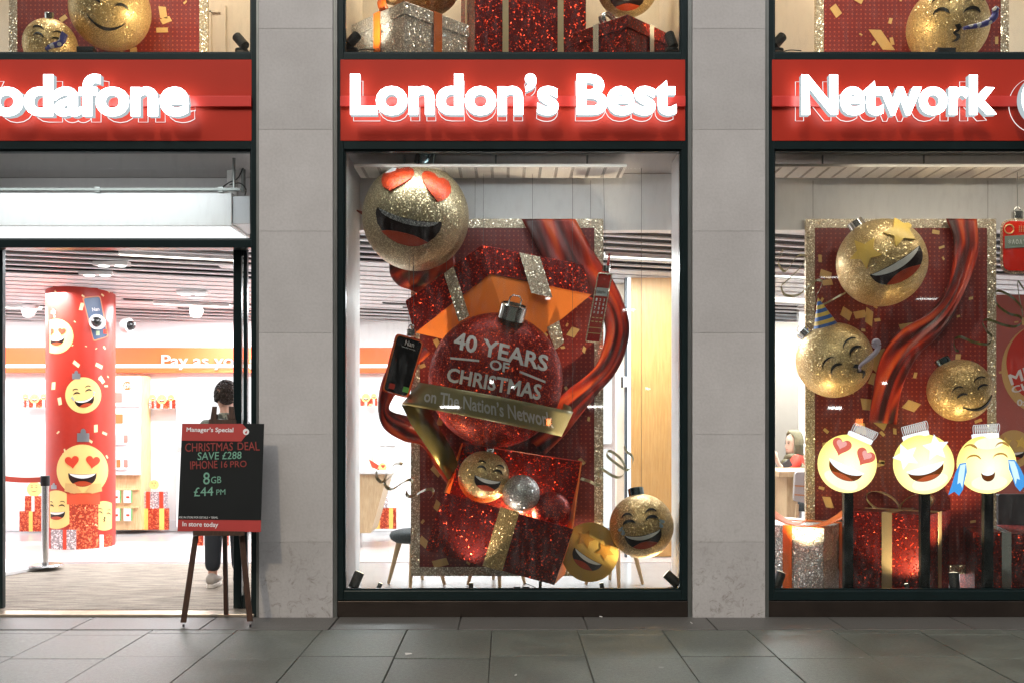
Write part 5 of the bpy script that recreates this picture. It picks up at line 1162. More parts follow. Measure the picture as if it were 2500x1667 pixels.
for _ in range(34):
    x, y = rnd.uniform(126, 268), rnd.uniform(705, 1190); s = rnd.choice((2.5, 4, 6, 9)); a = rnd.uniform(0, 3)
    decal(cm, quad(x, y, s, s*.5, math.degrees(a)), cyl_map, .002, -.002, 9)
cm.build('confetti_print', mat('print_pale_gold', (.80, .62, .34), .4), co)
pq = cpoly('printed_phone', rquad([(200, 726), (245, 722), (265, 822), (228, 834)], .15), mat('print_phone_frame', (.62, .22, .1), .4), .003)
cpoly('printed_screen', rquad([(204, 729), (243, 725), (262, 821), (229, 830)], .15), mat('print_screen', (.05, .09, .17), .3), .006, pq)
V, F = text_px('Nan', [(224, 752), (241, 750), (243, 759), (226, 761)], .015); decal_faces(MB(), V, F, cyl_map, .009, 0).build('lettering', TXTW, pq)
cpoly('printed_button', rect(234, 808, 243, 819), mat('print_green', (.4, .5, .3), .4), .009, pq); cpoly('printed_button', rect(252, 804, 261, 815), mat('print_heart', (.62, .05, .02), .4), .009, pq)
# dome cameras and ceiling sensors
def dome(label, c, d, r=.06):
    t = thing('dome_camera', c, label, 'camera', 'white dome cameras'); d = Vector(d).normalized()
    MB().cyl(c-d*.08, c, r, r*1.1, n=32).build('housing', WHITE, t, bevel=.006); MB().sphere(Vector(c)+d*.012, r*.72, 24, 16).build('dome', mat('dark_dome', (.02, .02, .02), .05), t, smooth=True)
p = cyl_map(236, 786, .08); dome('white dome camera fixed to the front of the printed column', p, (.15, -1, 0), .075)
dome('white dome camera fixed to the right side of the printed column', Vector((cx_+cr+.2, cy_-.05, ZZ(795, 3.65))), (1, -.3, 0), .075)
MB().cyl((cx_+cr-.02, cy_-.05, ZZ(795, 3.65)), (cx_+cr+.14, cy_-.05, ZZ(795, 3.65)), .05, n=20)
for px, lab in ((70, 'white ceiling sensor to the left of the printed column'), (479, 'white ceiling sensor to the right of the printed column')):
    y = 4.3; c = Vector((XX(px, y), y, zc(y)-.14)); t = thing('ceiling_sensor', c, lab, 'sensor', 'white ceiling sensors')
    MB().cyl(c+Vector((0, 0, .14)), c+Vector((0, 0, .05)), .075, n=24).build('housing', WHITE, t); MB().sphere(c+Vector((0, 0, .05)), .07, 24, 12).build('lens', WHITE, t, smooth=True)
# belt post
y = 2.13; c = Vector((XX(110, y), y, FLZ+.039)); t = thing('belt_post', c, 'chrome queue post with round base and a red belt pulled out to the left', 'queue post')
MB().cyl(c, c+Vector((0, 0, .02)), .165, .15, n=48).build('base', STEEL, t, bevel=.005)
MB().cyl(c+Vector((0, 0, .018)), Vector((c.x, y, ZZ(1176, y))), .033, n=28).build('pole', STEEL, t, auto=40)
MB().cyl(Vector((c.x, y, ZZ(1185, y))), Vector((c.x, y, ZZ(1160, y))), .042, n=28).build('belt_head', BLACK, t, bevel=.004)
rows = []
for i in range(15):
    u = i/14; px = 106-(126)*u; py = 1164-6*math.sin(u*2.2)*1.2+12*math.sin(math.pi*u)*.6; rows.append([W(px, py-1, y+.25*u), W(px, py+12, y+.25*u)])
MB().sheet(rows, (0, .004, 0)).build('belt', mat('red_belt', (.62, .06, .03), .5), t)
# flat card gift stacks
def card_stack(label, x, y, items, group='flat card gift stacks'):
    t = thing('gift_cutout', Vector((x, y, FLZ)), label, 'gift cutout', group)
    for kind, a, b, c_, d in items:
        if kind in 'rs':
            bx = MB().box(XX(a, y), XX(c_, y), y, y+.05, ZZ(d, y), ZZ(b, y)).build('printed_box', PR if kind == 'r' else PS, t)
            w = (c_-a); m0 = (a+c_)/2
            for k in ((m0,) if w < 58 else (a+w*.28, c_-w*.2)): MB().box(XX(k-w*.08, y), XX(k+w*.08, y), y-.004, y-.0005, ZZ(d, y), ZZ(b, y)).build('printed_ribbon', (mat('print_ribbon_gold', (.80, .50, .12), .4) if d-b > 42 else WHITE) if kind == 'r' else mat('print_heart', (.62, .05, .02), .4), bx)
        else:
            b_ = Ball((a+c_)/2, (b+d)/2, (c_-a)/2, y+.02); n = 40
            f = decal(MB(), [(b_.cx+b_.r*math.cos(2*math.pi*i/n), b_.cy+b_.r*math.sin(2*math.pi*i/n)) for i in range(n)], plane(y+.02), 0, -.02).build('printed_face', PY, t)
            face(f, b_, kind, 0, 0, 0, .9, maps=plane(y+.019), h=.3)
yS = 5.1
card_stack('two flat card gifts topped by a smiling face left of the printed column', XX(75, yS), yS, [('r', 47, 1247, 103, 1296), ('r', 60, 1210, 101, 1247), ('smile', 65, 1176, 101, 1210)])
card_stack('flat silver and red card gifts topped by a party face beside the wood display', XX(372, yS), yS, [('r', 334, 1240, 410, 1292), ('s', 344, 1199, 406, 1240), ('party', 364, 1165, 387, 1199)])
card_stack('red card gift with a gold ribbon seen under the chalkboard between the easel legs', XX(515, 3.9), 3.9, [('r', 482, 1302, 556, 1336)])
def trio(px, py, y, label, s=1):
    t = thing('gift_garland', W(px, py+18*s, y), label, 'gift cutout', 'small card gift garlands on the wall')
    for dx, w, h, m in ((-22, 9, 20, PS), (0, 14, 18, PR), (22, 9, 20, PR)):
        g = decal(MB(), [(px+s*(dx-w), py+s*(18-h)), (px+s*(dx+w), py+s*(18-h)), (px+s*(dx+w), py+s*20), (px+s*(dx-w), py+s*20)], plane(y), 0, -.03).build('printed_box', m, t)
        decal(MB(), [(px+s*(dx-2.5), py+s*(18-h)), (px+s*(dx+2.5), py+s*(18-h)), (px+s*(dx+2.5), py+s*20), (px+s*(dx-2.5), py+s*20)], plane(y), .004, 0).build('printed_ribbon', WHITE if m is PR else mat('print_heart', (.62, .05, .02), .4), g)
        r = 8 if dx else 12; cy = py-s*(6 if dx else 2); b_ = Ball(px+s*dx, cy, r*s, y)
        f = decal(MB(), [(px+s*dx+s*r*math.cos(2*math.pi*i/24), cy+s*r*math.sin(2*math.pi*i/24)) for i in range(24)], plane(y-.006), .002, -.004).build('printed_face', PY, t)
        face(f, b_, 'laugh', 0, 0, 0, .9, maps=plane(y-.009), h=.2)
    decal(MB(), [(px-s*36, py+s*10), (px+s*36, py+s*10), (px+s*36, py+s*12), (px-s*36, py+s*12)], plane(y+.02), 0, -.02).build('shelf_strip', mat('grey_strip', (.3, .3, .3), .5), t)
trio(84, 974, 5.2, 'row of three small card gifts on the wall to the left of the printed column')
trio(395, 976, 5.2, 'row of three small card gifts on the wall between the wood display and lit panel')
trio(893, 972, 5.2, 'row of three small card gifts on the wall beside the hanging smartphone', .9)
# wood wall display with hanging packs
yw = 5.0; wd_ = thing('wall_display', W(310, 1292, yw), 'light wood wall display with white price panels and hanging packs beside the printed column', 'wall display')
OAK = wood_mat('display_oak', (.58, .36, .17), (.70, .48, .26))
MB().box(XX(255, yw), XX(345, yw), yw, YB-.02, FLZ+.05, ZZ(916, yw)).build('back_panel', OAK, wd_, bevel=.004)
MB().box(XX(258, yw-.05), XX(340, yw-.05), yw-.05, yw-.001, ZZ(1158, yw), ZZ(918, yw)).build('white_panel', mat('white_panel', (.8, .8, .8), .4), wd_, bevel=.004)
wf = lambda o=0: plane(yw-.051-o)
decal(MB(), [(311+11*math.cos(a), 941+11*math.sin(a)) for a in [2*math.pi*i/28 for i in range(28)]], wf(), .003, 0).build('price_disc', mat('price_orange', (.75, .16, .05), .5), wd_)
lettering(wd_, 'lettering', '£99', [(302, 935), (321, 935), (321, 947), (302, 947)], wf(.004), TXTW, .002, 0, .02)
decal(MB(), rect(280, 958, 298, 982), wf(), .003, 0).build('product_print', mat('print_pink', (.75, .2, .16), .5), wd_); MB().box(XX(258, yw-.06), XX(341, yw-.06), yw-.056, yw-.05, ZZ(993, yw), ZZ(991, yw)).build('panel_joint', TRIM, wd_)
decal(MB(), rect(277, 1010, 300, 1033), wf(), .003, 0).build('product_print', mat('price_orange', (.75, .16, .05), .5), wd_)
for px, py, m in ((289, 1058, 'print_mint'), (307, 1058, 'print_pink'), (289, 1118, 'price_orange'), (307, 1118, 'print_pink')):
    MB().box(XX(px, yw)-.045, XX(px, yw)+.045, yw-.075, yw-.055, ZZ(py+26, yw), ZZ(py, yw)).build('accessory_pack', WHITE, wd_)
    decal(MB(), rect(px-5, py+3, px+5, py+22), plane(yw-.076), .002, 0).build('product_print', mat(m, (.35, .55, .45), .5), wd_)
for px, py in ((284, 1196), (312, 1196), (284, 1240), (312, 1240)):
    pk = MB().box(XX(px-8, yw), XX(px+10, yw), yw-.03, yw-.01, ZZ(py+30, yw), ZZ(py, yw)).build('accessory_pack', WHITE, wd_); decal(MB(), rect(px+8, py, px+11, py+30), plane(yw-.031), .002, 0).build('green_edge', mat('print_green2', (.12, .42, .12), .5), pk)
    decal(MB(), rect(px-4, py+14, px+4, py+19), plane(yw-.031), .002, 0).build('product_print', mat('print_heart', (.62, .05, .02), .4), pk)
for py in (1192, 1236): MB().box(XX(262, yw-.01), XX(338, yw-.01), yw-.02, yw-.001, ZZ(py+3, yw), ZZ(py, yw)).build('rail', OAK, wd_)
# back-lit white panel
lp = thing('lit_panel', W(500, 1290, 5.0), 'tall back lit white product panel on the wall behind the man', 'light panel')
decal(MB(), rquad([(430, 920), (640, 920), (640, 1090), (430, 1090)], .05), plane(5.05), 0, -.2).build('diffuser', emit('lit_wall_panel', (1, .99, .99), 1.2), lp)
decal(MB(), rquad([(430, 1102), (640, 1102), (640, 1290), (430, 1290)], .05), plane(5.05), 0, -.2).build('diffuser', emit('lit_wall_panel', (1, .99, .99), 1.2), lp)
for px, py in ((451, 960), (482, 958), (507, 960), (455, 1003), (481, 1003)): decal(MB(), rect(px-5, py, px+5, py+ (24 if px == 451 else 14)), plane(5.049), .006, 0).build('accessory_pack', mat('grey_pack', (.55, .55, .57), .5), lp)
l2 = thing('lit_panel', W(1485, 1290, 4.9), 'narrow back lit white panels seen right of the big board in the middle window', 'light panel')
for a, b in ((700, 1083), (1096, 1292)): decal(MB(), rquad([(1400, a), (1494, a), (1494, b), (1400, b)], .06), plane(4.9), 0, -.05).build('diffuser', emit('lit_wall_panel', (1, .99, .99), 1.2), l2)
ob_ = MB().box(XX(1405, 4.96), XX(1506, 4.96), 4.955, 5.0, ZZ(1300, 4.96), ZZ(670, 4.96)).build('surround', mat('warm_grey_panel', (.5, .42, .40), .6), l2)
# wood partition, post and light strip beyond the middle window's right side
PW = wood_mat('orange_veneer', (.46, .24, .075), (.54, .30, .105), (5, 5, .35), .4)
y = 2.96; wp_ = thing('wood_partition', (XX(1640, y), y, FLZ), 'honey coloured wood veneer partition at the right of the middle window', 'partition')
MB().box(XX(1541, y), 2.55, y, y+.08, FLZ+.01, ZZ(664, y)).build('veneer_panel', PW, wp_)
MB().box(XX(1532, y), XX(1540, y), y+.01, y+.06, FLZ+.01, ZZ(664, y)).build('light_strip', emit('edge_strip', (.95, .98, 1), 2.2), wp_)
MB().box(XX(1526, y), XX(1532, y)-.001, y, y+.08, FLZ, ZZ(664, y)).build('dark_gap_strip', mat('dark_gap_strip', (.05, .06, .07), .4), wp_)  # dark strip put in for the shaded gap beside the post
MB().box(XX(1505, y+.3), XX(1526, y+.3), y+.3, y+.4, FLZ, ZZ(650, y+.3)).build('cream_post', CREAM, wp_)
hdl = MB().box(XX(1517, y), XX(1538, y), y-.04, y-.002, ZZ(944, y), ZZ(919, y)).build('door_closer', mat('off_white', (.6, .6, .62), .5), wp_, bevel=.003)
MB().box(XX(1515, y), XX(1520, y), y-.05, y-.041, ZZ(946, y), ZZ(920, y)).build('plate', BLACK, hdl)
# counter with small things on it
y = 3.7; ctr = thing('counter', (XX(880, y), y, FLZ), 'pale wood counter with slanted end and white top left of the red board', 'counter')
MB().prism([W(700, 1157, y), W(946, 1157, y), W(905, 1300, y), W(700, 1300, y)], (0, .6, 0)).build('body', LW, ctr)
MB().prism([W(690, 1150, y-.03), W(955, 1150, y-.03), W(955, 1156, y-.03), W(690, 1156, y-.03)], (0, .66, 0)).build('top', WHITE, ctr)
MB().cyl(W(880, 1300, y+.05), Vector((XX(880, y+.05), y+.05, FLZ)), .02, n=10).build('leg', STEEL, ctr)
cs = thing('card_stand', W(920, 1150, y+.2), 'small white and red card stand with a heart face on the pale counter', 'card stand')
decal(MB(), rect(886, 1112, 912, 1149), plane(y+.25), 0, -.04).build('card', CREAM, cs); decal(MB(), [(900, 1120), (930, 1138), (926, 1148), (908, 1140)], plane(y+.2), 0, -.02).build('red_card', mat('print_heart', (.62, .05, .02), .4), cs)
decal(MB(), [(934+10*math.cos(a), 1140+11*math.sin(a)) for a in [2*math.pi*i/24 for i in range(24)]], plane(y+.18), 0, -.02).build('printed_face', PY, cs); decal(MB(), heart_pts(935, -1138, 5) and [(x, -y_) for x, y_ in heart_pts(935, -1138, 5)], plane(y+.178), .002, 0).build('heart', mat('print_heart', (.62, .05, .02), .4), cs)
card_stack('silver and red card gifts on the floor beside the pale counter', XX(935, 4.9), 4.9, [('r', 905, 1239, 967, 1290), ('s', 918, 1186, 946, 1239)])
sk_ = thing('wall_socket', W(945, 1087, YB-.01), 'white double wall socket and data plate above the counter', 'wall socket')
for a, b in ((926, 939), (944, 966)): MB().box(XX(a, YB), XX(b, YB), YB-.025, YB-.001, ZZ(1087, YB), ZZ(1075, YB)).build('plate', mat('socket_plastic', (.62, .62, .63), .4), sk_, bevel=.003)
# chairs
DKF = mat('charcoal_seat', (.035, .042, .045), .9, bump=.3, bscale=200)
ch = thing('stool', (-.80, 1.33, FLZ), 'charcoal seated stool with splayed wooden legs at the left edge of the red board', 'stool', 'stools behind the red board')
L0_ = ORG[ch.name]
seat = MB(); rows = []
for k, (rr, z) in enumerate(((.12, .37), (.19, .375), (.225, .40), (.235, .43), (.22, .46), (.17, .475), (.05, .478))): rows.append([L0_+Vector((rr*math.cos(2*math.pi*i/36), rr*math.sin(2*math.pi*i/36), z)) for i in range(36)])
seat.rings(rows).build('seat', DKF, ch, smooth=True)
LG = wood_mat('chair_oak', (.40, .26, .13), (.5, .34, .18))
for a in (45, 135, 225, 315):
    d = Vector((math.cos(R(a)), math.sin(R(a)), 0)); MB().cyl(L0_+d*.15+Vector((0, 0, .38)), L0_+d*.25, .026, .014, n=14).build('leg', LG, ch, auto=40)
ch.rotation_euler = (0, 0, R(38))
dup(ch, (-.10, 1.33, FLZ), R(52), 'charcoal stool whose leg tips show below the middle of the red board')
dup(ch, (.93, 1.33, FLZ), R(48), 'charcoal stool whose wooden leg shows behind the crying bauble at the right')
# ---------------------------------------------------------------- easel and chalkboard on the pavement
EW_ = wood_mat('dark_easel_wood', (.030, .013, .007), (.06, .026, .014), (8, 8, .8), .4)
ea = thing('easel', W(528, 1521, -.2), 'dark brown wooden easel standing on the pavement by the doorway', 'easel')
def by(py): return -.30+(.10)*(1298-py)/265      # the board leans back
def slope(P, off, th, m, name, par, bev=.003): return decal(MB(), P, lambda x, y, h: W(x, y, by(y)+off-h), 0, -th).build(name, m, par, bevel=bev)
slope([(471, 1307), (485, 1307), (455, 1519), (440, 1519)], .035, .03, EW_, 'leg', ea); slope([(583, 1307), (597, 1307), (618, 1516), (603, 1516)], .035, .03, EW_, 'leg', ea)
slope([(470, 1294), (598, 1296), (597, 1307), (471, 1307)], -.035, .06, EW_, 'ledge', ea)
slope([(510, 1022), (577, 1024), (577, 1036), (508, 1035)], .03, .03, EW_, 'top_rail', ea)
slope([(518, 991), (530, 991), (528, 1023), (513, 1023)], .03, .03, EW_, 'upright', ea); slope([(558, 991), (571, 991), (575, 1024), (559, 1023)], .03, .03, EW_, 'upright', ea)
slope([(478, 1300), (484, 1300), (533, 1010), (526, 1010)], .066, .02, EW_, 'upright', ea); slope([(586, 1300), (592, 1300), (560, 1010), (554, 1010)], .066, .02, EW_, 'upright', ea)
MB().hexa([W(538, 1040, -.10), W(548, 1040, -.10), W(556, 1500, .0), W(546, 1500, .0)], (0, .025, 0)).build('back_leg', EW_, ea)
for px, py in ((448, 1521), (611, 1518)): c = W(px, py, by(py)+.05); MB().cyl(Vector((c.x, c.y, .004)), Vector((c.x, c.y, .022)), .008, n=12).build('foot_peg', BLACK, ea)
cbd = thing('chalkboard_sign', W(535, 1298, -.3), 'black chalkboard with red header reading Manager’s Special, propped on the easel', 'chalkboard')
BQ = [(444.5, 1033), (645, 1033.5), (636.5, 1297.5), (433, 1295.5)]
def bq_(u, v): return tuple((BQ[0][k]*(1-u)+BQ[1][k]*u)*(1-v)+(BQ[3][k]*(1-u)+BQ[2][k]*u)*v for k in (0, 1))
bm_ = lambda x, y, h=0: W(x, y, by(y)-h)
decal(MB(), BQ, bm_, 0, -.022).build('board', mat('chalkboard_black', (.006, .0075, .0075), .6, noise=.5, nscale=3, spec=.2), cbd, bevel=.002)
RH = mat('printed_red_strip', (.36, .028, .022), .5)
slope([(445, 1033.6), (592, 1033.6), (608, 1052), (589, 1076.5), (443, 1074.5)], -.0005, -.002, RH, 'header_strip', cbd, 0)
slope([bq_(.0, .893), bq_(1, .893), bq_(1, 1), bq_(0, 1)], -.0005, -.002, RH, 'footer_strip', cbd, 0)
bl = lambda o: (lambda x, y, h=0: W(x, y, by(y)-.003-h))
def bt(s, q, m, off=.012, nm='lettering'): lettering(cbd, nm, s, q, bl(0), m, .0012, 0, off)
CHR = mat('chalk_red', (.24, .034, .026), .8); CHG = mat('chalk_green', (.15, .32, .23), .8); CHW = mat('chalk_white', (.55, .55, .53), .8)
bt('Manager’s Special', [(455.5, 1042), (570, 1043), (569, 1057.5), (455, 1056)], TXTW, .018)
ring = [(600.5+7.5*math.cos(a), 1053+7.5*math.sin(a)) for a in [2*math.pi*i/32 for i in range(32)]]
em = decal(MB(), ring, bl(0), .0012, 0).build('round_emblem', TXTW, cbd); decal(MB(), [(x, -y_) for x, y_ in drop_pts(601, -1054, 4, 30)], bl(0), .003, .0011).build('emblem_drop', RH, em)
def outline_text(s, q, m, r=.0012):
    lettering(cbd, 'chalk_lettering', s, q, bl(0), m, .0012, 0, .004)
outline_text('CHRISTMAS', [(452, 1081), (569, 1079), (568, 1099), (452, 1102)], CHR); outline_text('DEAL', [(580, 1079), (632, 1077), (634, 1099), (580, 1097)], CHR)
outline_text('SAVE £288', [(483, 1103), (590, 1101), (589, 1119), (482, 1122)], CHG)
outline_text('IPHONE', [(464, 1125), (530, 1123), (531, 1142), (465, 1145)], CHR); outline_text('16', [(540, 1125), (555, 1124), (555, 1140), (540, 1141)], CHR); outline_text('PRO', [(562, 1125), (602, 1123), (602, 1139), (562, 1140)], CHR)
outline_text('8', [(496, 1152), (512, 1152), (512, 1181), (496, 1182)], CHG); outline_text('GB', [(515, 1163), (540, 1161), (540, 1178), (515, 1179)], CHG)
outline_text('£44', [(472, 1189), (521, 1187), (520, 1209), (474, 1211)], CHG); outline_text('PM', [(528, 1194), (550, 1193), (550, 1206), (528, 1207)], CHG)
bt('ASK IN STORE FOR DETAILS + TERMS.', [(436, 1259), (532, 1260), (532, 1265), (436, 1264)], CHW, .006)
bt('In store today', [(445.5, 1272), (533, 1274), (532, 1289), (445, 1287)], TXTW, .018)
# litter on the pavement
lm_ = mat('paper_scrap', (.5, .48, .44), .8)
for i, (px, py, dx, lab) in enumerate(((997, 1597, 9, 'largest white paper scrap on the flagstones below the middle window'), (1688, 1522, 6, 'bent cigarette end on the granite strip by the right pillar'), (1570, 1534, 5, 'dark cigarette end on the granite strip below the middle window'), (1259, 1650, 4, 'cigarette end on the flagstones at the bottom centre'), (1467, 1507, 4, 'tiny white scrap against the foot of the middle window'))):
    d = FP*1.5/(py-VY); c = Vector(((px-VX)*d/FP, d-CD, .004)); w = dx*d/FP; M = Matrix.Translation(c) @ Matrix.Rotation(.4+i*1.3, 4, 'Z')
    if i == 0: mb = MB().prism([M @ Vector(p) for p in ((-w, -w*.8, 0), (w*.8, -w, .004), (w, w*.7, 0), (-w*.7, w, .003))], (0, 0, .0015))
    else: mb = MB().cyl(M @ Vector((-w, 0, .004)), M @ Vector((w, 0, .004)), .004, n=10)
    solo(mb, 'paper_scrap' if i in (0, 4) else 'cigarette_end', c, lm_ if i != 2 else mat('brown_scrap', (.1, .07, .05), .8), lab, 'litter', 'litter on the pavement')
# ---------------------------------------------------------------- people
def skin(name, J, E, m, par, root, sub=2):
    ks = list(J); me = bpy.data.meshes.new(name); org = ORG[par.name]
    me.from_pydata([Vector(J[k][0])-org for k in ks], [(ks.index(a), ks.index(b)) for a, b in E], []); me.update()
    o = bpy.data.objects.new(name, me); COL.objects.link(o); o.parent = par; ORG[o.name] = org
    bpy.context.view_layer.objects.active = o
    sm = o.modifiers.new('skin', 'SKIN'); sm.use_smooth_shade = True; sm.branch_smoothing = .4
    lay = me.skin_vertices[0] if me.skin_vertices else None
    for i, k in enumerate(ks):
        r = J[k][1]; lay.data[i].radius = r if isinstance(r, tuple) else (r, r); lay.data[i].use_root = (k == root)
    s = o.modifiers.new('sub', 'SUBSURF'); s.levels = s.render_levels = sub
    # bake to a real mesh so every part is plain geometry
    dg = bpy.context.evaluated_depsgraph_get(); nm = bpy.data.meshes.new_from_object(o.evaluated_get(dg)); o.modifiers.clear(); o.data = nm
    nm.materials.clear(); nm.materials.append(m)
    for p in nm.polygons: p.use_smooth = True
    return o
def add_skin_layer():
    pass
def head_mesh(c, fwd, s=1.0, neck=True):
    """rings from chin to crown; fwd is the facing direction"""
    f = Vector(fwd).normalized(); sd = Vector((0, 0, 1)).cross(f).normalized(); c = Vector(c); rows = []
    #       z    half-width front  back
    prof = [(-.22, .052, .03, .062), (-.15, .05, .035, .062), (-.118, .046, .06, .055), (-.105, .05, .083, .06), (-.085, .056, .09, .068), (-.06, .064, .088, .08), (-.03, .07, .086, .09), (0, .073, .082, .098), (.03, .076, .087, .102), (.06, .076, .086, .10), (.09, .066, .072, .088), (.112, .043, .045, .058), (.122, .012, .012, .018)]
    for z, w, fr, bk in prof:
        ring = []
        for i in range(28):
            a = 2*math.pi*i/28; y = math.cos(a); x = math.sin(a); r = fr if y > 0 else bk; yy = y*r
            if abs(x) < .24 and y > 0:
                yy += {-.03: .024, 0: .012, -.06: .004, -.085: .003}.get(z, 0)*(1-abs(x)/.24)**.6
            ring.append(c+s*(f*yy+sd*x*w+Vector((0, 0, z))))
        rows.append(ring)
    mb = MB().rings(rows)
    for k in (-1, 1):
        e = c+s*(sd*k*.074-f*.008+Vector((0, 0, -.005))); rr = []
        for j in range(7):
            t = math.pi*j/6; t = min(max(t, .05), math.pi-.05); rr.append([e+s*(f*.018*math.sin(t)*math.cos(2*math.pi*i/10)+sd*.010*math.sin(t)*math.sin(2*math.pi*i/10)*1.0+Vector((0, 0, .032*math.cos(t)))) for i in range(10)])
        mb.rings(rr)
    return mb
SKIN = mat('skin', (.52, .30, .22), .5); HAIR = mat('dark_brown_hair', (.035, .022, .015), .6, noise=.5, nscale=60, bump=.6, bscale=90)
def hand(J, E, w, dirv, side, up, pre, root, s=1.0):
    """palm, four fingers of different lengths and a thumb, as chains of joints"""
    d, sd, u = Vector(dirv).normalized(), Vector(side).normalized(), Vector(up).normalized(); w = Vector(w)
    J[pre+'palm'] = (w+d*.05*s, (.034*s, .016*s)); E.append((root, pre+'palm'))
    for i, (off, l) in enumerate(((-.03, .068), (-.010, .078), (.010, .072), (.029, .056))):
        k = w+d*.088*s+sd*off*s; a, b = pre+'k%d' % i, pre+'f%d' % i
        J[a] = (k, .0098*s); J[b] = (k+d*l*.5*s+u*.006*s, .0088*s); J[b+'t'] = (k+d*l*.86*s+u*.028*s, .0075*s); E += [(pre+'palm', a), (a, b), (b, b+'t')]
    k = w+d*.03*s-sd*.034*s; J[pre+'t0'] = (k, .012*s); J[pre+'t1'] = (k+d*.03*s-sd*.02*s+u*.012*s, .0105*s); J[pre+'t2'] = (k+d*.056*s-sd*.022*s+u*.026*s, .009*s); E += [(pre+'palm', pre+'t0'), (pre+'t0', pre+'t1'), (pre+'t1', pre+'t2')]
# the man: seen from behind, beyond the chalkboard
mx_, my_ = XX(549, 1.18), 1.18; B0_ = Vector((mx_, my_, FLZ+.006))
man = thing('person', B0_, 'man with curly dark hair and camouflage jacket standing inside the doorway, seen from behind', 'person')
V3 = lambda x, y, z: B0_+Vector((x, y, z))
J = dict(pelvis=(V3(0, 0, .93), (.13, .10)), waist=(V3(0, .01, 1.08), (.12, .09)), chest=(V3(0, .01, 1.28), (.15, .10)), neck0=(V3(.0, .02, 1.43), .065), neck=(V3(.0, .03, 1.50), .052), skull=(V3(.0, .05, 1.60), (.066, .08)), skull2=(V3(0, .05, 1.66), (.06, .07)),
         sl=(V3(-.17, .01, 1.39), .055), el=(V3(-.22, .06, 1.13), .042), wl=(V3(-.12, .26, 1.10), .030), sr=(V3(.17, .01, 1.39), .055), er=(V3(.22, .06, 1.13), .042), wr=(V3(.12, .26, 1.10), .030),
         hl=(V3(-.09, 0, .86), .085), kl=(V3(-.10, .01, .48), .058), al=(V3(-.10, -.02, .09), .04), tl=(V3(-.11, .11, .05), .035), hr=(V3(.09, 0, .86), .085), kr=(V3(.11, .03, .48), .058), ar=(V3(.12, .02, .09), .04), tr=(V3(.14, .15, .05), .035))
E_ = [('pelvis', 'waist'), ('waist', 'chest'), ('chest', 'neck0'), ('neck0', 'neck'), ('neck', 'skull'), ('skull', 'skull2'), ('chest', 'sl'), ('sl', 'el'), ('el', 'wl'), ('chest', 'sr'), ('sr', 'er'), ('er', 'wr'), ('pelvis', 'hl'), ('hl', 'kl'), ('kl', 'al'), ('al', 'tl'), ('pelvis', 'hr'), ('hr', 'kr'), ('kr', 'ar'), ('ar', 'tr')]
hand(J, E_, J['wl'][0], (.25, .95, 0), (-.95, .25, 0), (0, 0, 1), 'L', 'wl'); hand(J, E_, J['wr'][0], (-.25, .95, 0), (.95, .25, 0), (0, 0, 1), 'R', 'wr')
body = skin('body', J, E_, SKIN, man, 'pelvis')
hc = V3(.0, .05, 1.62); hm_ = head_mesh(hc, (.35, .93, 0)).build('head', SKIN, body, smooth=True)
# curly hair: a cap of many small locks
hb_ = MB(); rr = random.Random(5)
for i in range(420):
    z = rr.uniform(-.45, 1); a = rr.uniform(0, 2*math.pi); rad = math.sqrt(max(0, 1-z*z)); d = Vector((rad*math.cos(a), rad*math.sin(a), z))
    if d.y > .45 and z < .45: continue
    if abs(d.x) > .75 and z < -.05 and d.y > -.2: continue
    p = hc+Vector((d.x*.083, d.y*.104-.006, d.z*.118+.02)); t1 = d.cross(Vector((rr.uniform(-1, 1), rr.uniform(-1, 1), rr.uniform(-1, 1)))).normalized(); t2 = d.cross(t1); k = rr.uniform(.009, .016)
    hb_.tube([p+t1*k*math.cos(q)+t2*k*math.sin(q)+d*.004*q for q in (0, 1.2, 2.4, 3.6, 4.8)], [.0055, .006, .006, .005, .003], 5)
hb_.sphere(hc+Vector((0, -.012, .022)), 1, 24, 16, (.079, .096, .112)); hb_.build('hair', HAIR, man, smooth=True)
def camo():
    m, nt, p, N, L = nodes('camouflage_cloth'); tc = N('ShaderNodeTexCoord'); nz = N('ShaderNodeTexNoise'); nz.inputs['Scale'].default_value = 11; nz.inputs['Detail'].default_value = 3; L(tc.outputs['Object'], nz.inputs[0])
    r = N('ShaderNodeValToRGB'); r.color_ramp.interpolation = 'CONSTANT'; e = r.color_ramp.elements; e[0].color = (.03, .035, .03, 1); e[1].position = .47; e[1].color = (.09, .10, .075, 1); k = e.new(.55); k.color = (.17, .17, .13, 1); k = e.new(.62); k.color = (.05, .055, .045, 1)
    L(nz.outputs[0], r.inputs[0]); L(r.outputs[0], p.inputs['Base Color']); p.inputs['Roughness'].default_value = .85; return m
J2 = dict(a=(V3(0, 0, .86), (.165, .13)), b=(V3(0, .01, 1.08), (.155, .12)), c=(V3(0, .01, 1.28), (.18, .13)), n=(V3(0, .015, 1.44), (.09, .085)), n2=(V3(0, .02, 1.50), (.075, .075)), sl=(V3(-.175, .01, 1.385), .08), el=(V3(-.235, .06, 1.13), .062), wl=(V3(-.14, .23, 1.10), .046), sr=(V3(.175, .01, 1.385), .08), er=(V3(.235, .06, 1.13), .062), wr=(V3(.14, .23, 1.10), .046))
skin('jacket', J2, [('a', 'b'), ('b', 'c'), ('c', 'n'), ('n', 'n2'), ('c', 'sl'), ('sl', 'el'), ('el', 'wl'), ('c', 'sr'), ('sr', 'er'), ('er', 'wr')], camo(), man, 'a')
J3 = dict(p=(V3(0, 0, .92), (.15, .12)), hl=(V3(-.09, 0, .84), .105), kl=(V3(-.10, .01, .48), .082), al=(V3(-.10, -.02, .12), .068), hr=(V3(.09, 0, .84), .105), kr=(V3(.11, .03, .48), .082), ar=(V3(.12, .02, .12), .068))
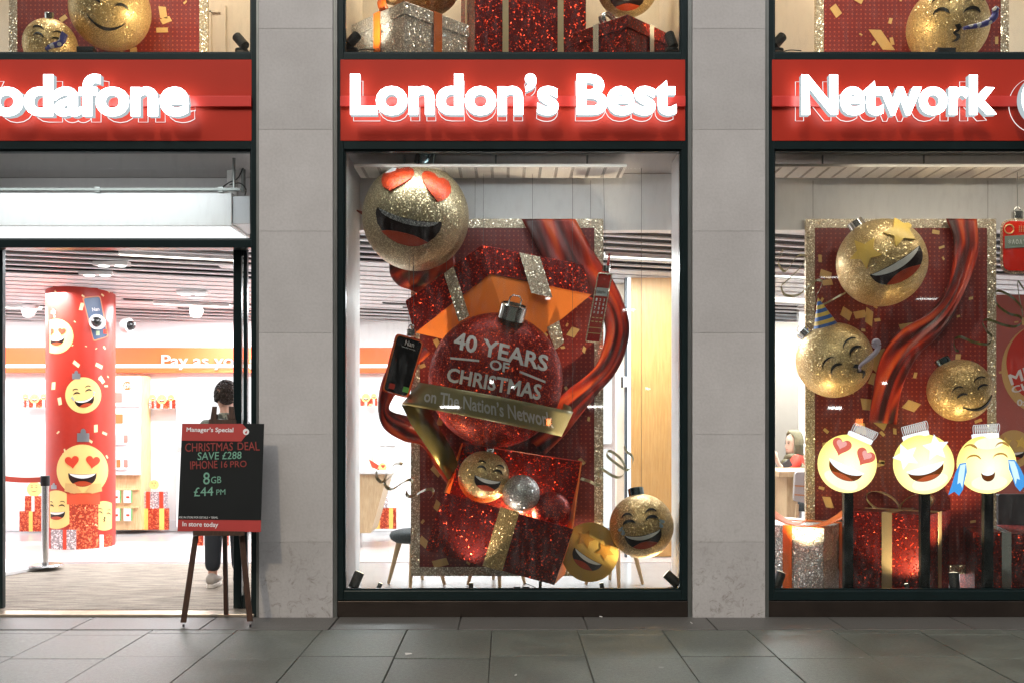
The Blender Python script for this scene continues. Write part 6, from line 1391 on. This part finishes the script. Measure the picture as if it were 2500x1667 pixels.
skin('trousers', J3, [('p', 'hl'), ('hl', 'kl'), ('kl', 'al'), ('p', 'hr'), ('hr', 'kr'), ('kr', 'ar')], mat('dark_denim', (.012, .016, .022), .8), man, 'p')
for (x, y) in ((-.10, -.02), (.12, .02)):
    rows = []
    for yy, w, h in ((-.085, .028, .05), (-.07, .04, .085), (-.02, .044, .095), (.05, .045, .075), (.13, .048, .055), (.175, .035, .045), (.19, .015, .03)):
        rows.append([V3(x+w*math.cos(2*math.pi*i/16), y+yy, .03+max(0, h*(.5+.5*math.sin(2*math.pi*i/16)))) for i in range(16)])
    so_ = MB().rings(rows).build('shoe', mat('grey_trainer', (.30, .27, .24), .7), man, smooth=True)
    sl_ = MB().prism([V3(x+.05*math.cos(a)*(1 if math.sin(a) < 0 else 1), y+.05+.145*math.sin(a), .0) for a in [2*math.pi*i/24 for i in range(24)]], (0, 0, .035)); sl_.build('sole', mat('pale_sole', (.6, .56, .5), .6), so_, bevel=.006)
# the woman: sitting at the oak table, turned left
wx, wy = XX(1939, 3.95), 3.95; WB = Vector((wx, wy, FLZ)); hz = 1.13
wo = thing('person', WB, 'woman in olive headscarf and red top sitting at the oak table with a tablet', 'person')
V4 = lambda x, y, z: WB+Vector((x, y, z))
JW = dict(pelvis=(V4(.05, 0, .62), (.13, .13)), waist=(V4(.05, 0, .75), (.10, .11)), chest=(V4(.03, 0, .90), (.10, .13)), neck0=(V4(.02, 0, 1.02), .06), neck=(V4(.01, 0, 1.06), .048), skull=(V4(.0, 0, 1.13), (.07, .06)), sk2=(V4(.01, 0, 1.18), (.06, .055)),
          sl=(V4(.03, -.15, .96), .05), el=(V4(-.13, -.22, .84), .038), wl=(V4(-.23, -.21, .92), .026), sr=(V4(.03, .15, .96), .05), er=(V4(-.08, .2, .77), .038), wr=(V4(-.24, .08, .80), .026),
          hl=(V4(.02, -.09, .58), .085), kl=(V4(-.34, -.11, .56), .06), al=(V4(-.33, -.11, .16), .04), tl=(V4(-.43, -.11, .1), .03), hr=(V4(.02, .09, .58), .085), kr=(V4(-.34, .11, .56), .06), ar=(V4(-.30, .11, .16), .04), tr=(V4(-.4, .11, .1), .03))
EW2 = [('pelvis', 'waist'), ('waist', 'chest'), ('chest', 'neck0'), ('neck0', 'neck'), ('neck', 'skull'), ('skull', 'sk2'), ('chest', 'sl'), ('sl', 'el'), ('el', 'wl'), ('chest', 'sr'), ('sr', 'er'), ('er', 'wr'), ('pelvis', 'hl'), ('hl', 'kl'), ('kl', 'al'), ('al', 'tl'), ('pelvis', 'hr'), ('hr', 'kr'), ('kr', 'ar'), ('ar', 'tr')]
hand(JW, EW2, JW['wl'][0], (-.3, .2, .9), (.1, -1, .1), (.8, .3, .2), 'L', 'wl'); hand(JW, EW2, JW['wr'][0], (-.7, -.6, .2), (-.5, .8, 0), (0, 0, 1), 'R', 'wr')
PALE = mat('fair_skin', (.66, .44, .34), .5)
wb = skin('body', JW, EW2, PALE, wo, 'pelvis')
whc = V4(-.01, 0, hz+.02); wh = head_mesh(whc, (-1, -.28, .02), .98).build('head', PALE, wb, smooth=True)
f = Vector((-1, -.28, 0)).normalized(); sd_ = Vector((0, 0, 1)).cross(f)
fm_ = MB()
for k in (-1, 1): fm_.sphere(whc+f*.083+sd_*k*.03+Vector((0, 0, .008)), .007, 10, 8, (1, 1.3, .7))
fm_.build('eye', mat('eye_dark', (.03, .02, .015), .2), wb)
for k in (-1, 1): MB().tube([whc+f*.084+sd_*k*.018+Vector((0, 0, .024)), whc+f*.082+sd_*k*.034+Vector((0, 0, .027)), whc+f*.072+sd_*k*.046+Vector((0, 0, .022))], .003, 5).build('eyebrow', HAIR, wb)
MB().tube([whc+f*.080+sd_*-.022+Vector((0, 0, -.062)), whc+f*.091+Vector((0, 0, -.064)), whc+f*.080+sd_*.022+Vector((0, 0, -.062))], [.003, .005, .003], 6).build('lips', mat('lips', (.5, .16, .13), .4), wb)
OL = mat('olive_scarf', (.17, .145, .085), .8, noise=.3, nscale=30, bump=.5, bscale=25)
# headscarf: hood open at the face, wound about the neck and falling on the chest
rows = []
for j in range(13):
    a = R(-62)+R(152)*j/12; row = []      # sweep from front-bottom over the crown to the nape
for j in range(14):
    z = -.155+.30*j/13; row = []
    w = .098*math.sqrt(max(.02, 1-((z-.01)/.158)**2)) if z > 0 else .098-.0*z; bk = .125*math.sqrt(max(.02, 1-((z-.01)/.16)**2)) if z > 0 else .118
    op = R(62) if z < .085 else R(62)*max(0, (.125-z)/.04)
    for i in range(25):
        t = op+(2*math.pi-2*op)*i/24; x = math.sin(t); yv = math.cos(t); row.append(whc+f*(yv*(bk if yv < 0 else .092*max(.25, w/.098)))+sd_*x*w+Vector((0, 0, z+.008)))
    rows.append(row)
sc_ = MB().sheet(rows, (0, 0, .006))
for k, (r1, r2, z) in enumerate(((.10, .105, -.14), (.115, .13, -.175), (.13, .155, -.215), (.14, .175, -.26))):
    sc_.tube([V4(.015+r1*math.cos(q)-.012*k, r2*math.sin(q), hz+z+.022*math.sin(q*2+k)-.03*k*(math.cos(q) < 0)) for q in [2*math.pi*i/28 for i in range(28)]], .034+.003*k, 8, closed=True)
sc_.build('headscarf', OL, wo, smooth=True)
JT = dict(a=(V4(.05, 0, .60), (.15, .16)), b=(V4(.05, 0, .76), (.13, .14)), c=(V4(.03, 0, .92), (.15, .17)), n=(V4(.02, 0, 1.02), .08), sl=(V4(.0, -.17, .985), .085), el=(V4(-.13, -.23, .84), .068), wl=(V4(-.21, -.22, .90), .048), sr=(V4(.03, .155, .955), .07), er=(V4(-.08, .205, .77), .056), wr=(V4(-.21, .11, .795), .042))
skin('top', JT, [('a', 'b'), ('b', 'c'), ('c', 'n'), ('c', 'sl'), ('sl', 'el'), ('el', 'wl'), ('c', 'sr'), ('sr', 'er'), ('er', 'wr')], mat('red_cloth', (.52, .035, .015), .8), wo, 'a')
JP = dict(p=(V4(.05, 0, .60), (.15, .15)), hl=(V4(.0, -.09, .58), .10), kl=(V4(-.34, -.11, .56), .08), al=(V4(-.33, -.11, .18), .06), hr=(V4(.0, .09, .58), .10), kr=(V4(-.34, .11, .56), .08), ar=(V4(-.30, .11, .18), .06))
skin('trousers', JP, [('p', 'hl'), ('hl', 'kl'), ('kl', 'al'), ('p', 'hr'), ('hr', 'kr'), ('kr', 'ar')], mat('black_cloth', (.012, .012, .013), .85), wo, 'p')
tq = V4(-.17, -.33, .93); TM = Matrix.Translation(tq) @ Matrix.Rotation(R(18), 4, 'Z') @ Matrix.Rotation(R(-30), 4, 'Y'); solo(MB().box(-.055, .055, -.005, .005, -.04, .045, TM), 'tablet', tq, mat('tablet_black', (.05, .05, .055), .3), 'dark tablet held up by the woman in the headscarf', 'tablet', bevel=.004)
st_ = thing('stool', WB+Vector((.06, 0, 0)), 'dark upholstered stool under the woman in the headscarf', 'stool')
MB().cyl(WB+Vector((.06, 0, .40)), WB+Vector((.06, 0, .50)), .2, n=32).build('seat', DKF, st_, bevel=.02)
MB().cyl(WB+Vector((.06, 0, .02)), WB+Vector((.06, 0, .40)), .03, n=16).build('stem', STEEL, st_); MB().cyl(WB+Vector((.06, 0, 0)), WB+Vector((.06, 0, .02)), .2, n=32).build('base', STEEL, st_)
